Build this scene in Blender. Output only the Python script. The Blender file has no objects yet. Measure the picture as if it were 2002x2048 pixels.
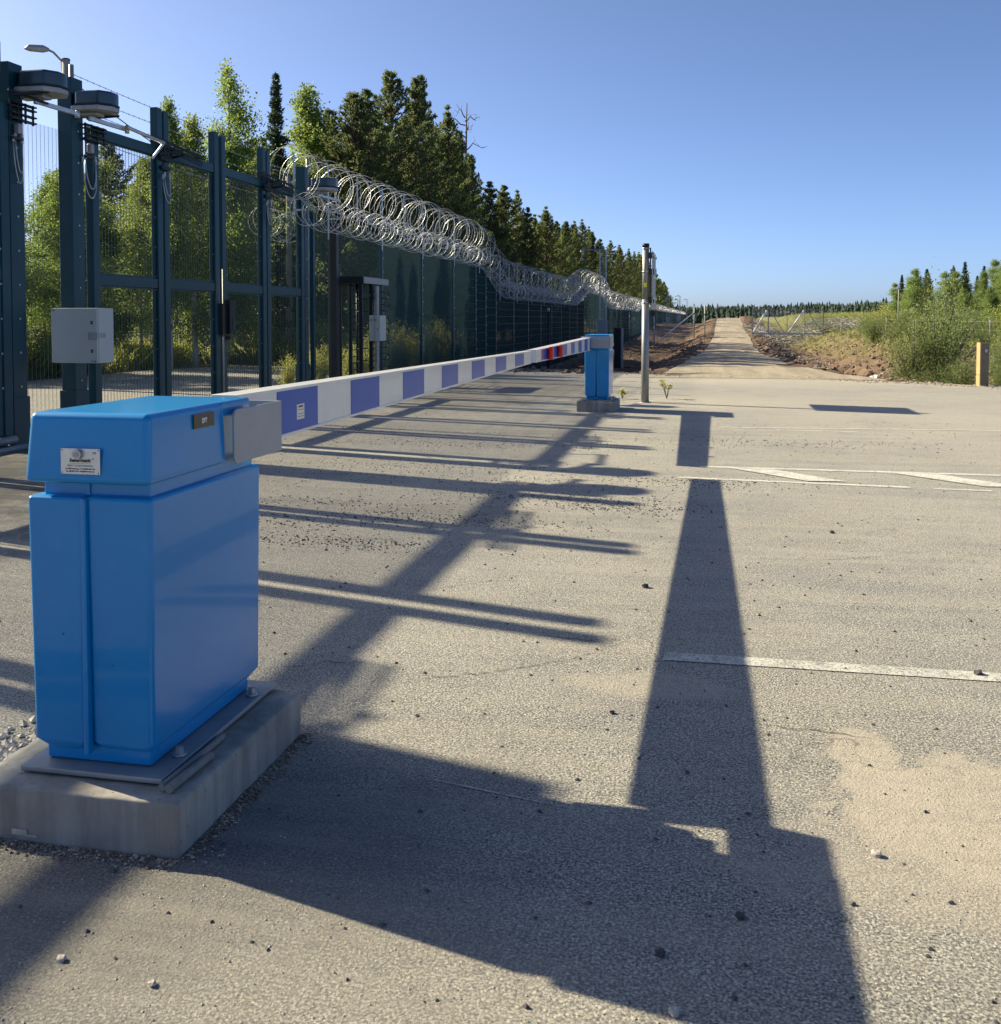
import bpy, bmesh, math, random
import numpy as np
from mathutils import Vector, Matrix, noise
R = math.radians
random.seed(7); rng = np.random.default_rng(7)
S = bpy.context.scene
COL = S.collection

# ------------------------------------------------------------------ camera, world, sun, exposure
cd = bpy.data.cameras.new('camera'); cam = bpy.data.objects.new('camera', cd); COL.objects.link(cam)
cd.sensor_width = 36; cd.lens = 36 * 2005 / 2048; cd.shift_y = -310 / 2048
cd.clip_start = .05; cd.clip_end = 4000
cam.location = (0, 0, 1.6); cam.rotation_euler = (R(90 - 2.228), 0, R(11.576))
S.camera = cam
S.render.resolution_x = 1001; S.render.resolution_y = 1024

SUN = Vector((-1.585, .41, 1)).normalized()
W = bpy.data.worlds.new('World'); S.world = W; W.use_nodes = True
wn = W.node_tree; wn.nodes.clear()
sk = wn.nodes.new('ShaderNodeTexSky'); sk.sky_type = 'NISHITA'; sk.sun_disc = False
sk.sun_elevation = math.asin(SUN.z); sk.sun_rotation = math.atan2(SUN.x, SUN.y)
sk.air_density = .42; sk.dust_density = 1.1; sk.ozone_density = 4; sk.altitude = 0
bgn = wn.nodes.new('ShaderNodeBackground'); bgn.inputs[1].default_value = .1
won = wn.nodes.new('ShaderNodeOutputWorld')
wn.links.new(sk.outputs[0], bgn.inputs[0]); wn.links.new(bgn.outputs[0], won.inputs[0])
sl = bpy.data.lights.new('sun', 'SUN'); sl.energy = 4.9; sl.angle = R(.53); sl.color = (1, .89, .64)
so = bpy.data.objects.new('sun', sl); COL.objects.link(so); so.rotation_euler = SUN.to_track_quat('Z', 'Y').to_euler()
S.view_settings.view_transform = 'Standard'; S.view_settings.look = 'None'
S.view_settings.gamma = 1; S.view_settings.use_curve_mapping = False
S.view_settings.exposure = 1.12

# ------------------------------------------------------------------ helpers
def tag(o, label=None, cat=None, group=None, kind=None):
    if label: o['label'] = label
    if cat: o['category'] = cat
    if group: o['group'] = group
    if kind: o['kind'] = kind
    return o
def empty(name, loc=(0, 0, 0), rz=0, label=None, cat=None, group=None):
    o = bpy.data.objects.new(name, None); COL.objects.link(o)
    o.empty_display_size = .1; o.location = loc; o.rotation_euler = (0, 0, rz)
    return tag(o, label, cat, group)
class MB:
    def __init__(s): s.v = []; s.f = []; s.m = []; s.sm = []
    def add(s, vs, fs, mi=0, sm=False):
        b = len(s.v); s.v += [tuple(p) for p in vs]
        s.f += [tuple(i + b for i in f) for f in fs]; s.m += [mi] * len(fs); s.sm += [sm] * len(fs); return s
    def box(s, x0, x1, y0, y1, z0, z1, mi=0):
        if x0 > x1: x0, x1 = x1, x0
        if y0 > y1: y0, y1 = y1, y0
        if z0 > z1: z0, z1 = z1, z0
        return s.add([(x0,y0,z0),(x1,y0,z0),(x1,y1,z0),(x0,y1,z0),(x0,y0,z1),(x1,y0,z1),(x1,y1,z1),(x0,y1,z1)],
            [(0,3,2,1),(4,5,6,7),(0,1,5,4),(1,2,6,5),(2,3,7,6),(3,0,4,7)], mi)
    def tube(s, pts, r, n=8, mi=0, cap=True, sm=True, phase=0.):
        pts = [Vector(p) for p in pts]; rs = r if isinstance(r, (list, tuple)) else [r] * len(pts)
        vs = []; up = None
        for i, p in enumerate(pts):
            t = (pts[min(i+1, len(pts)-1)] - pts[max(i-1, 0)])
            t = t.normalized() if t.length > 1e-9 else Vector((0,0,1))
            if up is None:
                up = Vector((0,0,1)) if abs(t.z) < .9 else Vector((1,0,0))
            a = (up - t * up.dot(t)).normalized(); b = t.cross(a); up = a
            for k in range(n):
                w = 2 * math.pi * k / n + phase
                vs.append(p + (a * math.cos(w) + b * math.sin(w)) * rs[i])
        fs = []
        for i in range(len(pts) - 1):
            for k in range(n):
                q = (k + 1) % n
                fs.append((i*n+k, i*n+q, (i+1)*n+q, (i+1)*n+k))
        s.add(vs, fs, mi, sm)
        if cap:
            b = len(s.v) - len(vs)
            s.f += [tuple(b + k for k in reversed(range(n))), tuple(b + (len(pts)-1)*n + k for k in range(n))]
            s.m += [mi, mi]; s.sm += [False, False]
        return s
    def bar(s, p, q, w, h=None, mi=0):
        return s.tube([p, q], (w if h is None else (w + h) / 2) * .7071, 4, mi, True, False, math.pi / 4)
    def prism(s, poly, z0, z1, mi=0):           # poly counter-clockwise in xy
        n = len(poly)
        vs = [(x, y, z0) for x, y in poly] + [(x, y, z1) for x, y in poly]
        fs = [tuple(reversed(range(n))), tuple(range(n, 2*n))] + [(i, (i+1) % n, n + (i+1) % n, n + i) for i in range(n)]
        return s.add(vs, fs, mi)
    def prof(s, poly, x0, x1, mi=0):            # poly in (y,z) extruded along x
        n = len(poly)
        vs = [(x0, y, z) for y, z in poly] + [(x1, y, z) for y, z in poly]
        fs = [tuple(range(n)), tuple(reversed(range(n, 2*n)))] + [(i, n+i, n+(i+1) % n, (i+1) % n) for i in range(n)]
        return s.add(vs, fs, mi)
    def disc(s, c, ax, r, h, n=12, mi=0):
        c = Vector(c); ax = Vector(ax)
        return s.tube([c, c + ax * h], r, n, mi, True, n > 8)
    def build(s, name, mats, parent=None, bevel=0, seg=2, fix=False, **kw):
        me = bpy.data.meshes.new(name); me.from_pydata(s.v, [], s.f)
        for m in (mats if isinstance(mats, (list, tuple)) else [mats]): me.materials.append(m)
        if len(s.m): me.polygons.foreach_set('material_index', s.m); me.polygons.foreach_set('use_smooth', s.sm)
        if fix:
            bm = bmesh.new(); bm.from_mesh(me); bmesh.ops.recalc_face_normals(bm, faces=bm.faces); bm.to_mesh(me); bm.free()
        me.update()
        o = bpy.data.objects.new(name, me); COL.objects.link(o)
        if parent: o.parent = parent
        if bevel:
            b = o.modifiers.new('bevel', 'BEVEL'); b.width = bevel; b.segments = seg; b.limit_method = 'ANGLE'; b.angle_limit = R(40)
            b.harden_normals = False
            me.polygons.foreach_set('use_smooth', [True] * len(me.polygons))
            w = o.modifiers.new('wn', 'WEIGHTED_NORMAL'); w.keep_sharp = True
        tag(o, **kw); return o
def inst(name, me, parent=None, loc=(0,0,0), rot=(0,0,0), sc=(1,1,1), **kw):
    o = bpy.data.objects.new(name, me); COL.objects.link(o)
    if parent: o.parent = parent
    o.location = loc; o.rotation_euler = rot; o.scale = sc; tag(o, **kw); return o
def copy_tree(o, parent=None):
    c = o.copy(); COL.objects.link(c); c.parent = parent
    for ch in list(o.children): copy_tree(ch, c)
    return c

# ------------------------------------------------------------------ materials
def newmat(name):
    m = bpy.data.materials.new(name); m.use_nodes = True; nt = m.node_tree; nt.nodes.clear()
    out = nt.nodes.new('ShaderNodeOutputMaterial'); b = nt.nodes.new('ShaderNodeBsdfPrincipled')
    nt.links.new(b.outputs[0], out.inputs[0]); return m, nt, b, out
def N(nt, t, **kw):
    n = nt.nodes.new(t)
    for k, v in kw.items(): setattr(n, k, v)
    return n
def ramp(nt, src, stops):
    r = N(nt, 'ShaderNodeValToRGB'); nt.links.new(src, r.inputs[0])
    e = r.color_ramp.elements
    while len(e) < len(stops): e.new(.5)
    for i, (p, c) in enumerate(stops):
        e[i].position = p; e[i].color = (c, c, c, 1) if not isinstance(c, tuple) else (*c, 1)
    return r.outputs[0]
def noise_t(nt, co, scale, detail=4, rough=.55, dim='3D'):
    n = N(nt, 'ShaderNodeTexNoise'); n.inputs['Scale'].default_value = scale
    n.inputs['Detail'].default_value = detail; n.inputs['Roughness'].default_value = rough
    nt.links.new(co, n.inputs['Vector']); return n.outputs[0]
def mixc(nt, fac, a, b, mode='MIX'):
    n = N(nt, 'ShaderNodeMix', data_type='RGBA', blend_type=mode)
    for inp, v in ((n.inputs[0], fac), (n.inputs[6], a), (n.inputs[7], b)):
        if isinstance(v, (int, float)): inp.default_value = v
        elif isinstance(v, tuple): inp.default_value = (*v, 1)
        else: nt.links.new(v, inp)
    return n.outputs[2]
def math_n(nt, op, a, b=None, c=None):
    n = N(nt, 'ShaderNodeMath', operation=op)
    for i, v in enumerate((a, b, c)):
        if v is None: continue
        if isinstance(v, (int, float)): n.inputs[i].default_value = v
        else: nt.links.new(v, n.inputs[i])
    return n.outputs[0]
def coord(nt, which='Object'):
    return N(nt, 'ShaderNodeTexCoord').outputs[which]
def bump(nt, b, h, strength=.3, dist=.01, prev=None):
    n = N(nt, 'ShaderNodeBump'); n.inputs['Strength'].default_value = strength; n.inputs['Distance'].default_value = dist
    nt.links.new(h, n.inputs['Height'])
    if prev is not None: nt.links.new(prev, n.inputs['Normal'])
    nt.links.new(n.outputs[0], b.inputs['Normal']); return n.outputs[0]
def mat(name, c, rough=.5, metal=0, var=.12, scale=6, bmp=0, bscale=60, coat=0, spec=.5, dirt=0, dirtc=(.3,.26,.2), use='Object'):
    m, nt, b, out = newmat(name); co = coord(nt, use)
    n = noise_t(nt, co, scale, 5)
    a = tuple(max(0, x * (1 - var)) for x in c); d = tuple(min(1, x * (1 + var)) for x in c)
    col = mixc(nt, ramp(nt, n, [(.3, 0.), (.7, 1.)]), a, d)
    if dirt:
        n2 = noise_t(nt, co, scale * 1.7, 8, .7)
        col = mixc(nt, math_n(nt, 'MULTIPLY', ramp(nt, n2, [(.5, 0.), (.75, 1.)]), dirt), col, dirtc)
    nt.links.new(col, b.inputs['Base Color'])
    b.inputs['Roughness'].default_value = rough; b.inputs['Metallic'].default_value = metal
    b.inputs['Coat Weight'].default_value = coat; b.inputs['Coat Roughness'].default_value = .06
    b.inputs['Specular IOR Level'].default_value = spec
    if bmp: bump(nt, b, noise_t(nt, co, bscale, 4), bmp, .004)
    return m
def leafmat(name, c1, c2, trans=.45, tc=None, rough=.5):
    m, nt, b, out = newmat(name)
    g = N(nt, 'ShaderNodeNewGeometry'); oi = N(nt, 'ShaderNodeObjectInfo')
    co = coord(nt); n = noise_t(nt, co, .6, 2)
    col = mixc(nt, g.outputs['Random Per Island'], c1, c2)
    col = mixc(nt, math_n(nt, 'MULTIPLY', ramp(nt, n, [(.35, 0.), (.65, 1.)]), .45), col, tuple(x * .6 for x in c1))
    hs = N(nt, 'ShaderNodeHueSaturation'); nt.links.new(col, hs.inputs['Color'])
    nt.links.new(math_n(nt, 'MULTIPLY_ADD', oi.outputs['Random'], .5, .78), hs.inputs['Value'])
    nt.links.new(math_n(nt, 'MULTIPLY_ADD', oi.outputs['Random'], .03, .485), hs.inputs['Hue'])
    nt.links.new(hs.outputs[0], b.inputs['Base Color']); b.inputs['Roughness'].default_value = rough
    b.inputs['Specular IOR Level'].default_value = .3
    t = N(nt, 'ShaderNodeBsdfTranslucent')
    tcol = mixc(nt, .5, hs.outputs[0], tc or c2)
    nt.links.new(tcol, t.inputs[0])
    mx = N(nt, 'ShaderNodeMixShader'); mx.inputs[0].default_value = trans
    nt.links.new(b.outputs[0], mx.inputs[1]); nt.links.new(t.outputs[0], mx.inputs[2]); nt.links.new(mx.outputs[0], out.inputs[0])
    return m

def asphalt_mat(name, paint=None):
    m, nt, b, out = newmat(name); co = coord(nt)
    sep = N(nt, 'ShaderNodeSeparateXYZ'); nt.links.new(co, sep.inputs[0]); X, Y = sep.outputs[0], sep.outputs[1]
    big = noise_t(nt, co, .35, 6, .6); med = noise_t(nt, co, 1.9, 8, .68); fine = noise_t(nt, co, 22, 6, .7)
    vo = N(nt, 'ShaderNodeTexVoronoi'); vo.inputs['Scale'].default_value = 120; nt.links.new(co, vo.inputs['Vector'])
    vo2 = N(nt, 'ShaderNodeTexVoronoi'); vo2.inputs['Scale'].default_value = 45; nt.links.new(co, vo2.inputs['Vector'])
    base = mixc(nt, ramp(nt, med, [(.32, 0.), (.68, 1.)]), (.345, .335, .31), (.48, .463, .41))
    base = mixc(nt, math_n(nt, 'MULTIPLY', ramp(nt, big, [(.42, 0.), (.62, 1.)]), .5), base, (.47, .43, .345))
    pat = noise_t(nt, co, .9, 5, .55); pat2 = noise_t(nt, co, .22, 4, .5)
    base = mixc(nt, math_n(nt, 'MULTIPLY', ramp(nt, pat, [(.50, 0.), (.60, 1.)]), .45), base, (.30, .298, .305))
    base = mixc(nt, math_n(nt, 'MULTIPLY', ramp(nt, pat2, [(.40, 1.), (.52, 0.)]), .40), base, (.52, .50, .43))
    # aggregate: each stone its own tone
    st = N(nt, 'ShaderNodeSeparateColor'); nt.links.new(vo.outputs['Color'], st.inputs[0])
    base = mixc(nt, .7, base, mixc(nt, 1., base, ramp(nt, st.outputs[0], [(.0, (.25, .26, .29)), (.3, (.85, .85, .85)), (.8, (1.12, 1.1, 1.05)), (1., (1.8, 1.75, 1.6))]), 'MULTIPLY'))
    dark = ramp(nt, vo.outputs['Distance'], [(.30, 0.), (.62, 1.)])
    base = mixc(nt, math_n(nt, 'MULTIPLY', dark, .45), base, (.10, .098, .092))
    spk = noise_t(nt, co, 120, 3, .6); spk2 = noise_t(nt, co, 48, 4, .7)
    base = mixc(nt, ramp(nt, spk, [(.38, .9), (.48, 0.)]), base, (.07, .07, .074))
    base = mixc(nt, ramp(nt, spk, [(.55, 0.), (.64, .75)]), base, (.72, .69, .59))
    base = mixc(nt, ramp(nt, spk2, [(.30, .5), (.44, 0.)]), base, (.12, .118, .115))
    # darker asphalt zones around the near block, along the gate lane and by the fence
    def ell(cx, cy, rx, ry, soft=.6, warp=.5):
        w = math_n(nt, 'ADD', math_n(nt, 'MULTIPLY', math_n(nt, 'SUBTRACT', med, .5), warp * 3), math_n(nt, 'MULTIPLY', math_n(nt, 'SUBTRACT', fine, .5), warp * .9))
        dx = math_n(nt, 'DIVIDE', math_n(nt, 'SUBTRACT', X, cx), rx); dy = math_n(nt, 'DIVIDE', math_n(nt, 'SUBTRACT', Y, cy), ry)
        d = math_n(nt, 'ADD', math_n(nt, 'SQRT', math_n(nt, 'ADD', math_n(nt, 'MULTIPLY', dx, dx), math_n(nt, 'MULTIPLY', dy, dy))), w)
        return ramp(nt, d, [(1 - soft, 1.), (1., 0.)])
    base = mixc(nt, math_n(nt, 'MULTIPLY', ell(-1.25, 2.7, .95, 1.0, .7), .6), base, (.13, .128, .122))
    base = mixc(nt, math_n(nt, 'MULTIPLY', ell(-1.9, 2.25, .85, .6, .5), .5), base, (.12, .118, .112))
    base = mixc(nt, math_n(nt, 'MULTIPLY', ell(-2.2, 8.0, 2.2, .5, .7), .4), base, (.16, .155, .145))
    base = mixc(nt, math_n(nt, 'MULTIPLY', ell(-3.0, 14, 4.0, 1.6, .7), .35), base, (.17, .165, .155))
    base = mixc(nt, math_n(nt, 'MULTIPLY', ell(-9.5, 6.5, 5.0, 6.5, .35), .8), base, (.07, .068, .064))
    base = mixc(nt, math_n(nt, 'MULTIPLY', ell(-4.6, 21.5, 3.0, 5.2, .4), .55), base, (.10, .095, .085))
    # blown sand
    sandc = mixc(nt, fine, (.44, .385, .30), (.56, .50, .40))
    grain = ramp(nt, fine, [(.35, .55), (.6, 1.)])
    for e, k in ((ell(.98, 3.36, .60, .42, .16, .8), .92), (ell(.60, 3.02, .5, .36, .35, .8), .6), (ell(.58, 3.82, .13, .22, .2, .7), .92), (ell(.62, 3.60, .16, .16, .2, .6), .9), (ell(-.7, 2.35, 1.2, .5, .8), .30),
                 (ell(-.25, 4.35, .5, .16, .5, .8), .5), (ell(-1.0, 19.5, 3.5, 2.5, .9), .5), (ell(1.0, 26.5, 8, 3.0, .8), .5), (ell(5, 17, 7, 6, .9), .28)):
        base = mixc(nt, math_n(nt, 'MULTIPLY', math_n(nt, 'MULTIPLY', e, grain), k), base, sandc)
    # tyre-swept streaks along x
    mp = N(nt, 'ShaderNodeMapping'); nt.links.new(co, mp.inputs[0]); mp.inputs['Scale'].default_value = (.25, 3.2, 1); mp.inputs['Rotation'].default_value = (0, 0, R(-4))
    streak = noise_t(nt, mp.outputs[0], 1.4, 7, .65)
    base = mixc(nt, math_n(nt, 'MULTIPLY', ramp(nt, streak, [(.45, 0.), (.7, 1.)]), .38), base, (.46, .41, .33))
    base = mixc(nt, math_n(nt, 'MULTIPLY', ramp(nt, streak, [(.3, 1.), (.42, 0.)]), .3), base, (.19, .18, .165))
    # hair cracks
    wv = N(nt, 'ShaderNodeTexVoronoi', feature='DISTANCE_TO_EDGE'); wv.inputs['Scale'].default_value = .42
    off = N(nt, 'ShaderNodeVectorMath', operation='MULTIPLY_ADD'); nt.links.new(co, off.inputs[0]); off.inputs[1].default_value = (1, 1, 1)
    nz = N(nt, 'ShaderNodeTexNoise'); nz.inputs['Scale'].default_value = 2.2; nz.inputs['Detail'].default_value = 6; nt.links.new(co, nz.inputs['Vector'])
    nt.links.new(nz.outputs['Color'], off.inputs[2]); nt.links.new(off.outputs[0], wv.inputs['Vector'])
    cr = ramp(nt, wv.outputs['Distance'], [(.0, 1.), (.0035, 0.)])
    cr = math_n(nt, 'MULTIPLY', cr, ramp(nt, big, [(.5, 0.), (.6, .6)]))
    base = mixc(nt, cr, base, (.05, .048, .045))
    if paint:
        pn = noise_t(nt, co, 60, 5, .75); pm = noise_t(nt, co, 7, 5, .7)
        pf = math_n(nt, 'MULTIPLY', ramp(nt, pn, [(.36, 0.), (.5, 1.)]), ramp(nt, pm, [(.28, .15), (.55, 1.)]))
        base = mixc(nt, math_n(nt, 'MULTIPLY', pf, paint), base, mixc(nt, med, (.62, .60, .53), (.80, .78, .70)))
    nt.links.new(base, b.inputs['Base Color']); b.inputs['Roughness'].default_value = .88; b.inputs['Specular IOR Level'].default_value = .25
    h = math_n(nt, 'ADD', math_n(nt, 'MULTIPLY', math_n(nt, 'SUBTRACT', 1., vo.outputs['Distance']), .35), math_n(nt, 'MULTIPLY', noise_t(nt, co, 95, 6, .8), 1.3))
    h = math_n(nt, 'ADD', h, math_n(nt, 'MULTIPLY', fine, .35))
    n1 = bump(nt, b, h, .95, .009)
    bump(nt, b, streak, .25, .02, n1)
    return m

def earth_mat():
    m, nt, b, out = newmat('earth'); co = coord(nt)
    sep = N(nt, 'ShaderNodeSeparateXYZ'); nt.links.new(co, sep.inputs[0]); X, Y, Z = sep.outputs
    n1 = noise_t(nt, co, .5, 8, .65); n2 = noise_t(nt, co, 4, 8, .7); n3 = noise_t(nt, co, .06, 5, .6)
    soil = mixc(nt, ramp(nt, n2, [(.3, 0.), (.7, 1.)]), (.075, .050, .038), (.19, .135, .10))
    soil = mixc(nt, ramp(nt, n1, [(.45, 0.), (.62, 1.)]), soil, (.235, .165, .112))
    grass = mixc(nt, n2, (.10, .135, .045), (.20, .21, .09))
    far = math_n(nt, 'MAXIMUM', ramp(nt, math_n(nt, 'MULTIPLY', Y, .002), [(.6, 0.), (.9, 1.)]),
                 math_n(nt, 'MULTIPLY', ramp(nt, math_n(nt, 'MULTIPLY', X, .02), [(.15, 0.), (.24, 1.)]), ramp(nt, n3, [(.4, .55), (.55, 1.)])))
    far = math_n(nt, 'MAXIMUM', far, ramp(nt, math_n(nt, 'MULTIPLY', X, -.02), [(.335, 0.), (.36, 1.)]))
    g = math_n(nt, 'MULTIPLY', far, ramp(nt, n1, [(.36, .35), (.55, 1.)]))
    nt.links.new(mixc(nt, g, soil, grass), b.inputs['Base Color'])
    b.inputs['Roughness'].default_value = .95; b.inputs['Specular IOR Level'].default_value = .1
    bump(nt, b, math_n(nt, 'ADD', n2, noise_t(nt, co, 18, 6, .7)), .9, .08)
    return m
def gravel_mat():
    m, nt, b, out = newmat('gravel'); co = coord(nt)
    mp = N(nt, 'ShaderNodeMapping'); nt.links.new(co, mp.inputs[0]); mp.inputs['Scale'].default_value = (1.6, .12, 1)
    n1 = noise_t(nt, mp.outputs[0], 1.5, 7, .65); n2 = noise_t(nt, co, 5, 8, .75)
    c = mixc(nt, ramp(nt, n1, [(.35, 0.), (.65, 1.)]), (.30, .255, .19), (.46, .395, .30))
    c = mixc(nt, ramp(nt, n2, [(.42, .5), (.6, 0.)]), c, (.24, .205, .16))
    nt.links.new(c, b.inputs['Base Color']); b.inputs['Roughness'].default_value = .95; b.inputs['Specular IOR Level'].default_value = .1
    bump(nt, b, n2, .8, .05); return m

def concrete_mat():
    m, nt, b, out = newmat('concrete'); co = coord(nt)
    n1 = noise_t(nt, co, 3.5, 8, .65); n2 = noise_t(nt, co, 26, 6, .7)
    mp = N(nt, 'ShaderNodeMapping'); nt.links.new(co, mp.inputs[0]); mp.inputs['Scale'].default_value = (9, 9, .9)
    dr = noise_t(nt, mp.outputs[0], 1.6, 6, .6)
    c = mixc(nt, ramp(nt, n1, [(.3, 0.), (.7, 1.)]), (.25, .23, .20), (.40, .37, .32))
    c = mixc(nt, math_n(nt, 'MULTIPLY', ramp(nt, dr, [(.35, 1.), (.6, 0.)]), .5), c, (.13, .12, .11))
    c = mixc(nt, math_n(nt, 'MULTIPLY', ramp(nt, dr, [(.58, 0.), (.75, 1.)]), .35), c, (.42, .40, .37))
    vo = N(nt, 'ShaderNodeTexVoronoi'); vo.inputs['Scale'].default_value = 24; nt.links.new(co, vo.inputs['Vector'])
    pit = math_n(nt, 'MULTIPLY', ramp(nt, vo.outputs['Distance'], [(.05, 1.), (.12, 0.)]), ramp(nt, n1, [(.45, 0.), (.55, 1.)]))
    c = mixc(nt, math_n(nt, 'MULTIPLY', pit, .7), c, (.07, .065, .06))
    nt.links.new(c, b.inputs['Base Color']); b.inputs['Roughness'].default_value = .85; b.inputs['Specular IOR Level'].default_value = .25
    bump(nt, b, math_n(nt, 'SUBTRACT', n2, pit), .6, .004); return m

def birchbark():
    m, nt, b, out = newmat('birch_bark'); co = coord(nt)
    mp = N(nt, 'ShaderNodeMapping'); nt.links.new(co, mp.inputs[0]); mp.inputs['Scale'].default_value = (3, 3, 14)
    n = noise_t(nt, mp.outputs[0], 1.5, 5)
    nt.links.new(mixc(nt, ramp(nt, n, [(.52, 0.), (.6, 1.)]), (.55, .53, .48), (.06, .05, .045)), b.inputs['Base Color'])
    b.inputs['Roughness'].default_value = .8; return m

M = {}
M['asphalt'] = asphalt_mat('asphalt'); M['paint'] = asphalt_mat('worn_paint', .8); M['paint2'] = asphalt_mat('fresh_paint', .97)
M['earth'] = earth_mat(); M['gravel'] = gravel_mat(); M['concrete'] = concrete_mat()
M['blue'] = mat('blue_paint', (.0, .205, .50), .3, 0, .05, 3, coat=.35, spec=.28, dirt=.22, dirtc=(.05, .24, .47))
M['white'] = mat('white_paint', (.66, .66, .64), .35, 0, .03, 4, coat=.3, dirt=.15)
M['whitetop'] = M['white']
M['stripe'] = mat('blue_film', (.0, .075, .40), .3, 0, .05, 5, coat=.06, spec=.22)
M['redl'] = mat('red_plastic', (.72, .03, .015), .3, 0, .1, 20, coat=.3)
M['brightsteel'] = mat('bright_steel', (.88, .88, .86), .4, .85)
M['orange'] = mat('orange_film', (.8, .16, .04), .4)
M['bracket'] = mat('grey_powder_coat', (.30, .31, .33), .45, 0, .05, 8)
M['galv'] = mat('galvanised_steel', (.42, .44, .45), .42, .75, .18, 9, bmp=.15)
M['galvd'] = mat('dull_galvanised_steel', (.30, .31, .31), .55, .5, .2, 5)
M['plate'] = mat('aluminium_plate', (.62, .62, .60), .35, .35, .05, 30)
M['dark'] = mat('black_print', (.02, .02, .022), .5)
M['brownp'] = mat('dark_brown_plate', (.035, .028, .024), .35, 0, .1, 40)
M['whitep'] = mat('white_print', (.8, .8, .78), .5)
M['copper'] = mat('plate_edge', (.25, .13, .05), .4, .6)
M['gate'] = mat('dark_green_powder_coat', (.003, .040, .058), .42, 0, .12, 2, coat=.05, spec=.3, dirt=.06, dirtc=(.03, .06, .07))
M['gated'] = mat('black_green_metal', (.004, .011, .015), .5, 0, .2, 4, spec=.3)
M['wire'] = mat('green_coated_wire', (.003, .030, .034), .55, 0, .1, 2, spec=.2)
M['fencew'] = mat('fence_green_wire', (.002, .048, .060), .55, 0, .12, 1, spec=.25)
M['dome'] = mat('dark_teal_plastic', (.008, .028, .045), .3, 0, .1, 6, coat=.3)
M['drivebase'] = mat('cast_aluminium', (.30, .30, .31), .5, .4, .12, 10)
M['cab'] = mat('light_grey_enamel', (.40, .43, .43), .4, 0, .03, 4)
M['bladesteel'] = mat('razor_steel', (.62, .63, .62), .42, .35, .15, 12)
M['black'] = mat('black_rubber', (.012, .012, .014), .5)
M['cable'] = mat('grey_cable', (.35, .36, .38), .4, .3)
M['yellow'] = mat('yellow_sticker', (.75, .72, .02), .5)
M['polem'] = mat('grey_galvanised_pole', (.25, .255, .25), .5, .45, .15, 3, bmp=.1)
M['pvc'] = mat('dusty_steel_bar', (.20, .20, .19), .7, .1, .2, 20, bmp=.3)
M['tan'] = mat('tan_wood_lit', (.42, .28, .12), .7, 0, .12, 5, bmp=.2)
M['tanshade'] = mat('tan_wood_shaded', (.16, .14, .10), .8, 0, .12, 5)  # tan post sides away from the sun, their shade put into the colour
M['woodg'] = mat('weathered_wood', (.30, .28, .24), .85, 0, .2, 4, bmp=.3)
M['stoned'] = mat('dark_stone', (.05, .05, .055), .8, 0, .3, 30, bmp=.4)
M['crumb'] = mat('asphalt_crumb', (.075, .073, .072), .9, 0, .3, 30)
M['clod'] = mat('earth_clod', (.15, .10, .075), .95, 0, .35, 8)
M['stoneb'] = mat('dusty_stone', (.34, .28, .21), .9, 0, .3, 6)
M['stonep'] = mat('pale_stone', (.45, .40, .34), .8, 0, .2, 30, bmp=.4)
M['stonew'] = mat('white_stone', (.75, .72, .66), .8, 0, .1, 10)
M['bark'] = mat('pine_bark', (.13, .075, .045), .9, 0, .35, 5)
M['barkg'] = mat('grey_bark', (.13, .115, .10), .9, 0, .3, 5)
M['barkb'] = birchbark()
M['birch'] = leafmat('birch_leaf', (.075, .13, .035), (.18, .255, .07), .55, (.45, .55, .12))
M['birchd'] = leafmat('second_birch_leaf', (.08, .135, .045), (.18, .25, .08), .6, (.52, .62, .16))  # second birch leaf tone, slightly greyer and more translucent
M['pine'] = leafmat('pine_needle', (.055, .095, .04), (.125, .17, .07), .42, (.34, .43, .13), .6)
M['pineb'] = leafmat('brown_pine_needle', (.055, .088, .038), (.125, .155, .068), .42, (.34, .40, .13), .6)
M['pinel'] = leafmat('light_pine_needle', (.09, .13, .045), (.19, .225, .08), .45, (.42, .47, .15), .6)
M['spruce'] = leafmat('spruce_needle', (.025, .055, .025), (.05, .09, .04), .25, (.14, .2, .07), .6)
M['farp'] = leafmat('far_needle', (.028, .05, .03), (.05, .075, .042), .1, (.08, .1, .05), .8)
M['weed'] = leafmat('weed_leaf', (.15, .20, .045), (.33, .35, .10), .6, (.60, .58, .14))
M['shrub'] = leafmat('willow_leaf', (.08, .12, .045), (.20, .24, .09), .5, (.42, .48, .14))
M['chain'] = mat('chain_link', (.32, .33, .33), .5, .5)

# ------------------------------------------------------------------ terrain
def sm(a, b, x):
    t = min(1, max(0, (x - a) / (b - a))); return t * t * (3 - 2 * t)
def edge_y(x):                                # far edge of the asphalt
    P = [(-9, 31.4), (-8.0, 31.2), (-3.75, 30.0), (-.6, 28.1), (2.2, 27.9), (3.9, 26.7), (6.6, 24.9), (12, 23.2), (60, 20)]
    for (a, b), (c, d) in zip(P, P[1:]):
        if x <= c: return b + (d - b) * (max(x, a) - a) / (c - a)
    return 20
def road_lr(y):
    P = [(26, -2.0, 5.2), (30, -1.35, 3.9), (36, -.95, 3.05), (50, -.35, 2.85), (65, .05, 3.05), (90, .55, 3.9), (125, .9, 4.7), (180, 1.8, 6.0), (320, 4.5, 9.5)]
    for (a, l, r), (c, l2, r2) in zip(P, P[1:]):
        if y <= c:
            t = (max(y, a) - a) / (c - a); return l + (l2 - l) * t, r + (r2 - r) * t
    return P[-1][1], P[-1][2]
def road_z(y): return 1.55 * sm(95, 190, y) - .12 * sm(38, 55, y) * (1 - sm(60, 80, y)) - 1.2 * sm(200, 300, y)
def nz(x, y, s, seed=0): return noise.noise((x * s + seed, y * s, seed * 1.7))
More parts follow.
